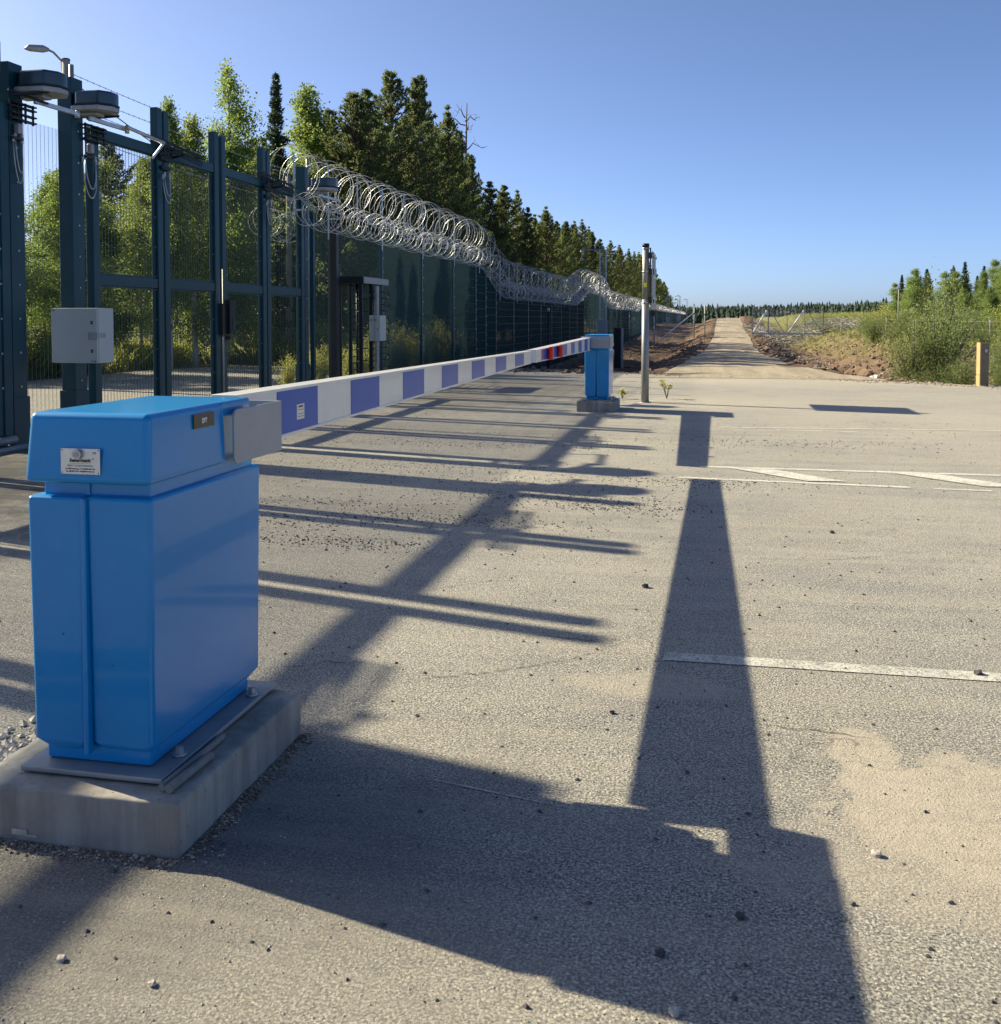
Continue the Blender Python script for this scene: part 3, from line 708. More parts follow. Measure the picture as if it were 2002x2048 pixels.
def drive(name_label, y, x, z, yaw, sc=1.):
    d = empty('gate_drive', (x, y, z), yaw, name_label, 'gate drive', 'gate drives on the post tops')
    def oct_(rx, ry, c=.35): return [(rx, -ry * c), (rx, ry * c), (rx * .62, ry), (-rx * .62, ry), (-rx, ry * c), (-rx, -ry * c), (-rx * .62, -ry), (rx * .62, -ry)]
    b = MB(); b.prism([(px * sc, py * sc) for px, py in oct_(.30, .24)], .0, .215 * sc); b.build('cover', M['dome'], d, .035, 4)
    b = MB(); b.prism([(px * sc, py * sc) for px, py in oct_(.315, .255)], .006, .03); b.build('cover_lip', M['gated'], d)
    b = MB(); b.prism([(px * sc - .03, py * sc) for px, py in oct_(.34, .25)], -.062, .005); b.box(-.30, .06, -.09, .09, -.11, -.062); b.build('base_casting', M['drivebase'], d, .012, 2)
    b = MB(); b.disc((-.06, -.02, -.17), (0, 0, 1), .05, .09, 14); b.build('output_shaft', M['galv'], d)
    b = MB(); b.bar((-.05, -.1, -.15), (.20, .40, -.22), .05); b.disc((.20, .40, -.27), (0, 0, 1), .03, .09, 10); b.build('crank_arm', M['galv'], d)
    return d
d1 = drive('large dark gate drive leftmost, on the post at the left edge', 11.15, -8.07, 4.42, R(0), .95)
d2 = drive('large dark gate drive on the cabinet post, beside the mesh gate', 12.25, -8.06, 4.42, R(0), .93)
d3 = drive('small looking dark gate drive on the far post by the razor wire', 20.1, -7.93, 4.33, R(0), .95)
b = MB(); b.tube([(.25, .3, -.20), (.32, 1.15, -.28)], .028, 8); b.bar((.32, 1.15, -.28), (.22, 1.0, -.52), .03); b.build('push_rod', M['galv'], d2)

# electrical cabinet on post 2 (faces the camera)
c = empty('electrical_cabinet', (-8.07, 11.7, 1.37), 0, 'light grey electrical cabinet strapped to the dark green gate post', 'cabinet')
b = MB(); b.box(-.33, .33, .03, .37, -.36, .36); b.build('housing', M['cab'], c, .004, 1)
b = MB(); b.box(-.335, .325, 0, .028, -.355, .355); b.build('door', M['cab'], c, .004, 2)
for z in (.17, -.20):
    b = MB(); b.box(.235, .268, -.006, 0, z - .022, z + .022); b.disc((.2515, -.006, z), (0, -1, 0), .009, .004, 10, 1); b.build('door_latch', [M['black'], M['galvd']], c, .003, 1)
b = MB(); b.box(.20, .318, -.008, 0, -.055, .045); b.box(.331, .336, .03, .18, -.03, .03); b.box(.318, .34, -.012, .04, -.04, .035); b.build('hasp', M['galvd'], c, .001, 1)
b = MB()
for x in (.215, .24, .265, .29):
    for z in (-.04, -.005, .03): b.disc((x, -.008, z), (0, -1, 0), .005, .003, 6)
b.build('hasp_rivet', M['galv'], c)
b = MB(); b.prism([(.245, -.001), (.262, -.001), (.2535, -.0005)], -.34, -.325); b.build('warning_mark', M['dark'], c)
b = MB(); b.add([(.24, -.0015, -.325), (.264, -.0015, -.325), (.252, -.0015, -.345)], [(0, 2, 1)]); b.add([(.285, -.0015, -.328), (.305, -.0015, -.328), (.305, -.0015, -.345), (.285, -.0015, -.345)], [(0, 3, 2, 1)]); b.build('printed_mark', M['dark'], c)
b = MB(); b.box(-.32, -.285, -.002, 0, .325, .34); b.build('maker_badge', M['dark'], c)

# ------------------------------------------------------------------ security fence with coils
def ztop(y):
    z = 3.80 - 1.05 * sm(35.5, 40.5, y)
    z += .95 * sm(61, 69, y) * (1 - sm(79, 86, y)); return z
def zbase(y): return -.05 - 1.1 * sm(30, 42, y) + .4 * sm(160, 200, y)
F = empty('security_fence', (0, 0, 0), 0, 'tall dark green mesh security fence running into the distance', 'fence')
PY = [20.4, 25.05, 28.8, 32.6, 35.9, 37.6, 39.5, 43.3, 47.0]
while PY[-1] < 400: PY.append(PY[-1] + 3.7)
pm = meshpanel(0, 0, 3.7, 0, 3.9, .040, .0127, .0034, .0022)
pm0 = meshpanel(0, 0, 4.6, 0, 3.9, .0762, .0127, .003, .0011)
pan0 = pm0.build('wire_mesh', M['fencew'], F, kind='stuff'); pm0e = pan0.data; bpy.data.objects.remove(pan0)
pan = pm.build('wire_mesh', M['fencew'], F, kind='stuff'); pme = pan.data
pan2 = meshpanel(0, 0, 3.7, 0, 3.9, .10, .05, .004, .008); p2o = pan2.build('wire_mesh', M['fencew'], F, kind='stuff'); p2m = p2o.data
bpy.data.objects.remove(pan); bpy.data.objects.remove(p2o)
b = MB(); b.box(-.05, .03, -.055, .055, 0, 1); o_ = b.build('post', M['gate'], F); post_me = o_.data; bpy.data.objects.remove(o_)
b = MB()
for i in range(13): b.box(.012, .024, 0, 3.7, .12 + .3 * i, .135 + .3 * i)
o_ = b.build('rib', M['fencew'], F); rib_me = o_.data; bpy.data.objects.remove(o_)
b = MB()
for i in range(10): b.box(.03, .042, .062, .085, .3 + .36 * i, .36 + .36 * i)
o_ = b.build('clip', M['galv'], F); clip_me = o_.data; bpy.data.objects.remove(o_)
for i, (a, c) in enumerate(zip(PY, PY[1:])):
    za, zt = zbase(a), ztop((a + c) / 2) - .02; hh = zt - zbase((a+c)/2)
    sy = (c - a - .05) / 3.7
    inst('wire_mesh', pm0e if i == 0 else pme if i < 14 else p2m, F, (GX, a + .03, zt - 3.9), (0, 0, 0), (1, 1 if i == 0 else sy, 1), kind='stuff')
    if i >= 3: inst('panel_ribs', rib_me, F, (GX, a + .03, zt - 3.9), (0, 0, 0), (1, sy, 1))
    inst('post', post_me, F, (GX, a, za), (0, 0, 0), (1, 1, ztop(a) + .06 - za))
    if i and i < 10: inst('panel_clips', clip_me, F, (GX, a, zbase(a)), kind='stuff')
# black free-standing post
bp = empty('steel_post', (0, 0, 0), 0, 'single black square post between the folding gate and the turnstile', 'post')
b = MB(); b.box(-8.36, -8.16, 21.42, 21.62, -.02, 3.74); b.build('shaft', M['black'], bp, .006, 2)
# galvanised uprights that hold the coils
U = empty('coil_bracket', (0, 0, 0)); U.parent = F
y = 19.3; k = 0
while y < 150:
    b = MB(); zt = ztop(y); low = -.45 if k % 2 else -.1
    b.box(GX + .04, GX + .052, y - .035, y + .035, zt + low, zt + 1.18)
    b.box(GX + .04, GX + .30, y - .02, y + .02, zt - .02, zt + .02)
    b.bar((GX + .05, y, zt + .35), (GX + .52, y, zt - .05), .035)
    b.build('bracket_bar', M['galv'], U); y += 1.9 if y < 60 else 3.7; k += 1
def coil(y0, y1, r, dz, dx, pitch, label, name='razor_wire_coil', nseg=22, seed=1, dxn=.0):
    rr = random.Random(seed); b = MB(); t = 0.; y = y0; pts = []; chunks = []
    while y < y1:
        th = t * 2 * math.pi
        kk = 1 + .10 * math.sin(t * 1.9) + .06 * math.sin(t * 5.3 + 1)
        yo = .22 * math.sin(th * .5 + t) * pitch + .06 * math.sin(th + 2.1 * t)
        zt = ztop(y)
        pts.append((GX + dx + r * kk * math.cos(th), y + yo, zt + dz + r * kk * math.sin(th) + .03 * math.sin(t * .8)))
        t += 1 / nseg; y += pitch / nseg * (1 + .22 * math.sin(t * 1.3)) * (1 if y < 70 else 1.8)
        if len(pts) > 200: chunks.append(pts); pts = pts[-1:]
    chunks.append(pts)
    for c in chunks:
        if len(c) > 1: b.tube(c, (.0055 if c[0][1] < 60 else .009), 3, 0, False, True)
    # blades
    bl = MB(); n = 0
    for c in chunks:
        if c[0][1] > 42: break
        for i in range(0, len(c) - 1):
            for f in (.0, .5):
                p = Vector(c[i]).lerp(Vector(c[i+1]), f); tdir = (Vector(c[i+1]) - Vector(c[i])).normalized()
                cen = Vector((GX + dx, p.y, ztop(p.y) + dz)); o = (p - cen).normalized(); sdir = tdir.cross(o)
                bl.add([p + sdir * .014 + tdir * .008, p + sdir * .014 - tdir * .008, p - sdir * .014 - tdir * .008, p - sdir * .014 + tdir * .008], [(0, 1, 2, 3)])
    t_ = empty(name, (0, 0, 0), 0, label, 'razor wire')
    b.build('coil_wire', M['bladesteel'], t_); bl.build('blades', M['bladesteel'], t_, kind='stuff'); return t_
coil(19.0, 400, .52, .72, -.02, .31, 'big upper coil of razor wire along the top of the green fence')
coil(19.0, 120, .32, -.02, .36, .25, 'smaller lower coil of razor wire hung on the road side of the fence', nseg=18, seed=3)
coil(19.0, 20.6, .30, -.25, -.55, .2, 'short coil of razor wire seen through the end of the folding gate', nseg=18, seed=5)

# ------------------------------------------------------------------ turnstile
T = empty('turnstile', (-7.75, 22.4, 0), 0, 'dark full-height turnstile with canopy beside the green fence', 'turnstile')
b = MB(); b.box(-.62, .05, -.50, 1.35, 2.40, 2.56); b.build('canopy', M['gated'], T, .006, 1)
b = MB(); b.box(.055, .07, -.48, 1.33, 2.40, 2.545); b.build('canopy_fascia', M['drivebase'], T)
for x, y in ((-.03, -.42), (-.55, -.42), (-.03, .30), (-.55, .30)):
    b = MB(); b.box(x - .04, x + .04, y - .04, y + .04, 0, 2.40); b.build('post', M['gated'], T, .004, 1)
b = MB(); b.box(.035, .10, .34, .50, 0, 2.36); b.build('column', M['drivebase'], T, .004, 1)
b = MB(); b.box(-.05, -.01, -.38, .26, 2.10, 2.17); b.build('cross_rail', M['gated'], T)
b = MB(); b.tube([(-.25, -.06, 0), (-.25, -.06, 2.40)], .03, 10)
b.build('rotor_shaft', M['gated'], T)
for k in range(7):
    z = .30 + .29 * k
    for s_ in (-1, 1):
        b = MB(); b.tube([(-.25, -.06, z), (-.10, -.06 + s_ * .28, z)], .014, 6); b.build('rotor_bar', M['gated'], T)
for k in range(7):
    z = .28 + .30 * k
    pts = [(.0, .34, z)] + [(.0 + .0, 1.45 + .075 * math.sin(a), z + .075 - .075 * math.cos(a)) for a in [math.pi * i / 6 for i in range(7)]] + [(.0, .34, z + .15)]
    b = MB(); b.tube(pts, .017, 6); b.build('guard_hoop', M['gated'], T)
    b = MB(); b.tube([(-.03, -.95, z), (-.03, -.42, z)], .012, 6); b.tube([(-.03, -.95, z + .15), (-.03, -.42, z + .15)], .012, 6); b.build('guard_bar', M['gated'], T)
t = empty('card_reader', (-7.62, 22.58, 1.36), 0, 'small light grey reader box on the turnstile column', 'control box')
b = MB(); b.box(-.13, .13, -.10, .35, -.30, .30); b.build('housing', M['cab'], t, .004, 1)
b = MB(); b.box(-.003, .003, -.104, -.10, -.29, .29); b.disc((.135, -.0, -.02), (0, 1, 0), .01, .0, 6) if 0 else None; b.build('door_gap', M['dark'], t)
b = MB(); b.box(.06, .08, -.106, -.10, -.04, 0); b.build('keyhole', M['dark'], t)
text_mesh('ДЗ-7Б', .075, M['dark'], t, (-.06, -.103, .17), rt)

# ------------------------------------------------------------------ grey pole with edge-on sign
P = empty('sign_pole', (-1.12, 19.1, 0), 0, 'round grey metal pole with yellow sticker beside the far barrier housing', 'pole')
b = MB(); b.tube([(0, 0, 0), (0, 0, .9), (0, 0, 1.95)], [.075, .07, .067], 20); b.tube([(0, 0, 1.95), (0, 0, 2.93)], .061, 20); b.build('shaft', M['polem'], P)
b = MB(); b.tube([(0, 0, 2.93), (0, 0, 3.0)], .066, 20); b.build('cap', M['gated'], P)
for z in (1.88, 2.46, 2.90):
    b = MB(); b.disc((0, 0, z), (0, 0, 1), .072, .02, 20); b.disc((-.02, -.085, z + .01), (0, 1, 0), .01, .03, 8); b.build('clamp_band', M['galv'], P)
b = MB(); b.disc((0, 0, -.005), (0, 0, 1), .11, .02, 18); b.build('foot', M['galvd'], P)
b = MB(); vs = []; 
for z in (2.18, 2.26):
    for a in range(-115, -55, 10): vs.append((.0632 * math.cos(R(a)), .0632 * math.sin(R(a)), z))
b.add(vs, [(i, i+1, i+7, i+6) for i in range(5)]) ; b.build('yellow_sticker', M['yellow'], P)
b = MB()
for z in (1.88, 2.42, 2.72): b.box(.06, .155, -.04, .06, z, z + .11)
b.box(.075, .10, -.02, .02, 1.85, 2.92); b.build('mounting_arm', M['black'], P)
sg = empty('road_sign', (-.985, 19.4, 0), 0, 'large road sign seen edge-on, clamped to the grey pole', 'sign')
b = MB(); b.box(0, .006, -.65, .65, 1.80, 2.84); b.build('panel', M['galvd'], sg)
b = MB()
for z in (1.95, 2.35, 2.75): b.box(.006, .03, -.62, .62, z, z + .04)
b.build('stiffener', M['galv'], sg)

# ------------------------------------------------------------------ lattice camera masts
def mast(x, y, z0, z1, label, w=.40, arm_=1.5):
    g = empty('camera_mast', (x, y, z0), 0, label, 'mast', 'lattice camera masts along the fence')
    h = z1 - z0; c = [(-w/2, -w/2), (w/2, -w/2), (w/2, w/2), (-w/2, w/2)]
    for px, py in c:
        b = MB(); b.bar((px, py, 0), (px, py, h), .05); b.build('leg', M['galv'], g)
    b = MB(); n = int(h / .36)
    for i in range(n):
        z = h * i / n; zz = h * (i + 1) / n
        for j in range(4):
            p, q_ = c[j], c[(j + 1) % 4]
            if i % 2: p, q_ = q_, p
            b.bar((*p, z), (*q_, zz), .02); b.bar((*p, z), (*q_, z), .02)
    b.build('lattice_bracing', M['galv'], g)
    b = MB(); b.box(-arm_, .1, -.05, .05, h - .03, h + .06); b.build('cross_arm', M['galvd'], g)
    b = MB(); b.tube([(-arm_ + .12, 0, h - .03), (-arm_ + .12, 0, h - .55)], .03, 8); b.disc((-arm_ + .12, 0, h - .16), (0, 0, 1), .10, .12, 12); b.disc((-arm_ + .12, 0, h - .66), (0, 0, 1), .09, .14, 12); b.build('camera', M['cab'], g)
    b = MB(); b.box(-.75, -.55, -.15, .15, h + .06, h + .28); b.box(-.45, -.25, -.15, .15, h + .06, h + .26); b.build('floodlight', M['black'], g)
    b = MB(); b.box(-.32, .30, -.34, -.21, 1.4, 2.5); b.build('cabinet', M['bracket'], g, .01, 1)
    return g
mast(-6.55, 65, -1.0, 6.0, 'nearest and tallest lattice mast with hanging camera beside the fence')
mast(-6.3, 172, -.8, 5.3, 'second lattice camera mast, just right of the grey pole')
mast(-6.2, 232, -.5, 5.7, 'third lattice camera mast, far down the fence line')
mast(-7.5, 300, -.3, 8.0, 'fourth lattice mast, small against the sky at the fence end')
mast(-6.5, 360, -.3, 8.0, 'last lattice mast, tiny beside the end of the tree line')

# dark upright board
g = empty('cable_cabinet', (-4.3, 50.2, -.9), 0, 'dark upright cabinet with a light right edge behind the far barrier', 'cabinet')
b = MB(); b.box(-.19, .14, 0, .5, 0, 2.0); b.build('housing', M['gated'], g); b = MB(); b.box(.145, .23, .02, .5, 0, 2.0); b.build('side_panel', M['woodg'], g)
g = empty('fence_marker_post', (-7.0, 45, -1.0), 0, 'thin dark post with pale cap in front of the green fence', 'post')
b = MB(); b.tube([(0, 0, 0), (0, 0, 2.9)], .05, 8); b.build('shaft', M['gated'], g); b = MB(); b.tube([(0, 0, 2.9), (0, 0, 3.05)], .06, 8); b.build('cap', M['cab'], g)

# ------------------------------------------------------------------ far chain-link fence, sliding gate
def chain(parent, p, q_, z0, z1, s=.22, r=.006):
    p = Vector((*p, 0)); q_ = Vector((*q_, 0)); L = (q_ - p).length; d = (q_ - p) / L; H = z1 - z0; b = MB(); t = -H
    while t < L:
        for sg_ in (1, -1):
            a, c = (t, t + H)
            pts = []
            for (uu, zz) in ((a, z0 if sg_ > 0 else z1), (c, z1 if sg_ > 0 else z0)): pts.append([uu, zz])
            (u0, v0), (u1, v1) = pts
            if u0 < 0: v0 += (v1 - v0) * (0 - u0) / (u1 - u0); u0 = 0
            if u1 > L: v1 = v0 + (v1 - v0) * (L - u0) / (u1 - u0); u1 = L
            if u1 - u0 > .02: b.tube([p + d * u0 + Vector((0, 0, v0)), p + d * u1 + Vector((0, 0, v1))], r, 3, 0, False, False)
        t += s
    return b.build('chain_link', M['chain'], parent, kind='stuff')
g = empty('sliding_gate', (4.3, 97.5, 0), 0, 'grey sliding mesh gate with two bright diagonal braces, standing open', 'gate')
def gb(name, p, q_, w, m): b = MB(); b.bar(p, q_, w); return b.build(name, m, g)
gb('top_rail', (0, 0, 2.35), (6.4, 0, 2.35), .09, M['galvd']); gb('bottom_beam', (0, 0, .12), (6.4, 0, .12), .16, M['galv'])
for x in (0, 1.45, 3.15, 4.75, 6.4): gb('upright', (x, 0, .05), (x, 0, 2.45 if x not in (0, 1.45) else 2.65), .09 if x in (0, 1.45, 6.4) else .05, M['galvd'])
for p_, q_ in (((.12, -.08, .3), (1.3, -.08, 2.3)), ((3.25, -.08, .2), (4.65, -.08, 2.3))):
    b = MB(); b.tube([p_, q_], .085, 12); b.build('diagonal_brace', M['whitep'], g)
gb('diagonal_brace', (1.6, 0, 2.3), (2.9, 0, .2), .06, M['galvd']); gb('diagonal_brace', (4.95, 0, 2.3), (6.25, 0, .3), .06, M['galvd']); gb('diagonal_brace', (.6, .1, 1.5), (1.4, .1, .2), .05, M['galvd'])
chain(g, (0, .03), (6.4, .03), .2, 2.3)
for x in (0, 1.45):
    b = MB(); b.box(x - .08, x + .08, -.08, .08, 2.65, 2.8); b.build('post_cap', M['black'], g)
g = empty('chain_link_fence', (0, 0, 0), 0, 'low see-through chain-link fence with braces left of the gravel road', 'fence')
FP = [(-7.2, 97, -.9, 2.2), (-4.8, 96, -1.1, 1.8), (-1.1, 97.5, -.1, 2.8), (-.1, 97.5, -.1, 2.85)]
for x, y, a, c in FP:
    b = MB(); b.tube([(x, y, a - .2), (x, y, c)], .05, 8); b.build('post', M['galvd'], g)
b = MB(); b.bar((-4.8, 96, -.9), (-1.15, 97.5, 2.1), .07); b.build('brace', M['galv'], g)
b = MB(); b.bar((-7.2, 97, 1.4), (-4.8, 96, -.9), .05); b.build('brace', M['galvd'], g)
b = MB(); b.bar((-1.1, 97.5, 2.0), (-.1, 97.5, 2.0), .05); b.bar((-1.1, 97.5, .9), (-.1, 97.5, .9), .05); b.build('cross_bar', M['galvd'], g)
chain(g, (-7.2, 97), (-4.8, 96), -.9, 1.7); chain(g, (-4.8, 96), (-1.1, 97.5), -.4, 2.0)
# right wire fence
g = empty('wire_fence', (0, 0, 0), 0, 'low wire fence on thin grey posts beyond the right-hand ditch', 'fence')
WP = [(10.6, 84), (11.4, 80), (11.0, 66), (11.2, 58), (13.4, 52), (15.0, 46)]
for x, y in WP:
    z = terr(x, y); b = MB(); b.tube([(x, y, z - .2), (x, y, z + 1.45)], .035, 6); b.build('post', M['woodg'], g)
b = MB()
for (x, y), (x2, y2) in zip(WP, WP[1:]):
    for h in (.5, .95, 1.35): b.tube([(x, y, terr(x, y) + h), (x2, y2, terr(x2, y2) + h)], .006, 3, 0, False)
b.build('strand', M['galvd'], g)

# tan marker box on the right
g = empty('marker_post', (6.36, 25.25, 0), R(12), 'square tan wooden post standing at the right edge of the asphalt', 'post')
b = MB(); b.box(-.075, .105, -.08, .08, -.02, 1.02); b.build('post_core', M['tanshade'], g, .004, 1)
b = MB(); b.box(-.11, -.077, -.085, .085, .27, 1.025); b.build('face_board', M['tan'], g, .003, 1)
b = MB(); b.box(-.112, -.077, -.088, .088, 0, .262); b.build('foot_board', M['tan'], g, .003, 1)
b = MB(); b.box(.01, .07, -.084, -.0805, .80, .87); b.build('small_plate', M['cab'], g)

# ------------------------------------------------------------------ lamps, cables, pole behind gate
def streetlamp(x, y, h, r, arm_l, label, cap=False):
    g = empty('street_lamp', (x, y, 0), 0, label, 'street lamp')
    b = MB(); b.tube([(0, 0, -.1), (0, 0, h)], [r * 1.35, r], 12); b.build('wooden_pole', M['woodg'], g)
    b = MB(); b.tube([(0, 0, h), (0, 0, h + .03)], [r * 1.15, r * .9], 12); b.build('pole_cap', M['bark'], g)
    b = MB(); dx, dy = -.85, -.53
    pts = [(-r, 0, h - .25), (-r - .02, 0, h - .02), (dx * .25, dy * .25, h + .14), (dx * arm_l * .7, dy * arm_l * .7, h + .18)]
    b.tube(pts, .025, 8); b.build('bracket_arm', M['galvd'], g)
    b = MB(); a = .7 * arm_l; c = a + .50
    b.tube([(dx * a, dy * a, h + .19), (dx * (a + .12), dy * (a + .12), h + .20), (dx * (a + .4), dy * (a + .4), h + .20), (dx * c, dy * c, h + .17)], [.035, .085, .08, .02], 8)
    b.build('lamp_head', M['drivebase'], g); return g
streetlamp(-14, 20.15, 7.34, .085, .48, 'tall wooden street lamp behind the second gate drive at upper left')
streetlamp(-16.1, 37.1, 7.2, .11, .9, 'small looking street lamp on a grey pole behind the folding gate')
g = empty('slanting_strut', (0, 0, 0), 0, 'pale slanting support pole leaning behind the folding gate', 'pole')
b = MB(); b.tube([(-17.2, 32.0, .3), (-16.9, 38.6, 5.8)], .08, 8); b.build('shaft', M['woodg'], g)
def wire(label, a, c, sag, r, n=16, barbs=False, m='black'):
    a = Vector(a); c = Vector(c); b = MB()
    pts = [a.lerp(c, i / n) - Vector((0, 0, sag * 4 * (i / n) * (1 - i / n))) for i in range(n + 1)]
    b.tube(pts, r, 4, 0, False)
    if barbs:
        L = (c - a).length; k = int(L / .18)
        for i in range(k):
            f = (i + .5) / k; p = a.lerp(c, f) - Vector((0, 0, sag * 4 * f * (1 - f))); b.bar(p - Vector((0, .01, .02)), p + Vector((0, .01, .02)), .006)
    return tag(b.build('cable', M[m]), label, 'cable')
wire('black cable from the tall lamp pole down behind the gate posts', (-13.9, 20.2, 6.9), (-16.0, 37.0, 6.7), .8, .016)
w0 = empty('barbed_wire_fence', (0, 0, 0), 0, 'strands of barbed wire above the folding gate at upper left', 'barbed wire')
for i, (za, zb) in enumerate(((5.75, 5.75), (5.45, 5.45), (5.2, 5.15), (4.95, 4.9), (4.75, 4.6))):
    o = wire('x', (-10.6, 15.4, za), (-10.6, 25.7, zb), .08, .006, barbs=True, m='galvd'); o.name = 'strand'; o.parent = w0
    for kk in ('label', 'category'): del o[kk]
for y in (15.4, 25.7):
    b = MB(); b.tube([(-10.6, y, 0), (-10.6, y, 5.9)], .04, 8); b.build('post', M['galvd'], w0)
# old rail fence far behind gate
g = empty('old_fence', (0, 0, 0), 0, 'weathered low wire fence along the far edge of the yard behind the gates', 'fence')
for i in range(12):
    y = 16 + 2.6 * i; b = MB(); b.tube([(-19.2, y, -.1), (-19.2, y, 2.5)], .05, 7); b.build('post', M['woodg'], g)
b = MB()
for h in (.5, .8, 1.1, 1.4, 1.7, 2.0, 2.25): b.tube([(-19.15, 16, h), (-19.15, 44.6, h)], .012, 4, 0, False)
b.build('strand', M['woodg'], g)

# ------------------------------------------------------------------ foliage templates
def quads(cen, nrm_r, sz, asp, rnd, up=None):
    """random oriented leaf quads (kite shaped) as arrays"""
    n = len(cen); d = rnd.normal(size=(n, 3)); 
    if up is not None: d = d * (1 - up[3]) + np.array(up[:3]) * up[3] * 1.5
    d /= np.linalg.norm(d, axis=1)[:, None]
    e = rnd.normal(size=(n, 3)); e -= (e * d).sum(1)[:, None] * d; e /= np.linalg.norm(e, axis=1)[:, None]
    s = sz * rnd.uniform(.6, 1.35, n)[:, None]
    a = cen - d * s; c = cen + d * s; b_ = cen + e * s * asp; d_ = cen - e * s * asp
    v = np.stack([a, b_, c, d_], 1).reshape(-1, 3); return v
def mesh_q(name, v, m):
    n = len(v) // 4; me = bpy.data.meshes.new(name)
    me.vertices.add(len(v)); me.vertices.foreach_set('co', v.astype('f').ravel())
    me.loops.add(n * 4); me.loops.foreach_set('vertex_index', np.arange(n * 4, dtype='i'))
    me.polygons.add(n); me.polygons.foreach_set('loop_start', np.arange(0, n * 4, 4, dtype='i')); me.polygons.foreach_set('loop_total', np.full(n, 4, 'i'))
    me.materials.append(m); me.update(calc_edges=True); return me
def tmesh(mb, name, m):
    me = bpy.data.meshes.new(name); me.from_pydata(mb.v, [], mb.f); me.materials.append(m)
    me.polygons.foreach_set('use_smooth', mb.sm); me.update(); return me
def birch_t(seed, m, nb=46, leaves=9500, wid=.24, low=.10, sz=.0085, forks=2):
    """unit-height tree (height 1)"""
    r = np.random.default_rng(seed); mb = MB()
    stems = []
    for f in range(forks):
        a = r.uniform(0, 6.28); lean = .0 if f == 0 else r.uniform(.04, .10); H = 1. if f == 0 else r.uniform(.72, .93)
        pts = [(lean * math.cos(a) * t**1.3 + .012 * math.sin(5*t+seed), lean * math.sin(a) * t**1.3 + .012 * math.cos(4*t), H * t * .97) for t in np.linspace(0, 1, 9)]
        mb.tube(pts, [.013 * (1 - .9 * t) + .001 for t in np.linspace(0, 1, 9)], 6); stems.append((pts, H))
    cen = []
    for i in range(nb):
        pts, H = stems[i % forks]; t = low + (1 - low) * r.uniform(0, 1) ** .9; k = min(7, int(t * 8)); f = t * 8 - k
        p0 = np.array(pts[k]) * (1 - f) + np.array(pts[k+1]) * f
        prof = (math.sin(min(1, (1.04 - t) * 1.25) * math.pi / 2)) * (.55 + .45 * min(1, (t - low) * 5 + .2))
        L = wid * prof * r.uniform(.55, 1.15) * H; az = r.uniform(0, 6.28); el = r.uniform(.35, 1.0)
        d = np.array([math.cos(az) * math.cos(el), math.sin(az) * math.cos(el), math.sin(el)])
        bp_ = [tuple(p0 + d * L * s - np.array([0, 0, .28 * L * s * s * r.uniform(.5, 1.6)])) for s in (0, .35, .7, 1.)]
        mb.tube(bp_, [.0035, .0025, .0016, .0008], 4, 0, False)
        n = int(leaves / nb * (.4 + 1.2 * L / wid))
        s = r.uniform(.15, 1.08, n) ** .8; idx = np.clip((s * 3).astype(int), 0, 2); fr = s * 3 - idx; B = np.array(bp_)
        c = B[idx] * (1 - fr)[:, None] + B[idx + 1] * fr[:, None]
        # leaves cluster in twigs
        tw = r.normal(size=(max(3, n // 14), 3)) * .024 * (.5 + L / wid); c += tw[r.integers(0, len(tw), n)] + r.normal(size=(n, 3)) * .010
        c[:, 2] -= np.abs(r.normal(size=n)) * .012; cen.append(c)
    cen = np.concatenate(cen); v = quads(cen, 0, sz, .62, r)
    return tmesh(mb, 'trunk', M['barkb']), mesh_q('crown', v, m)
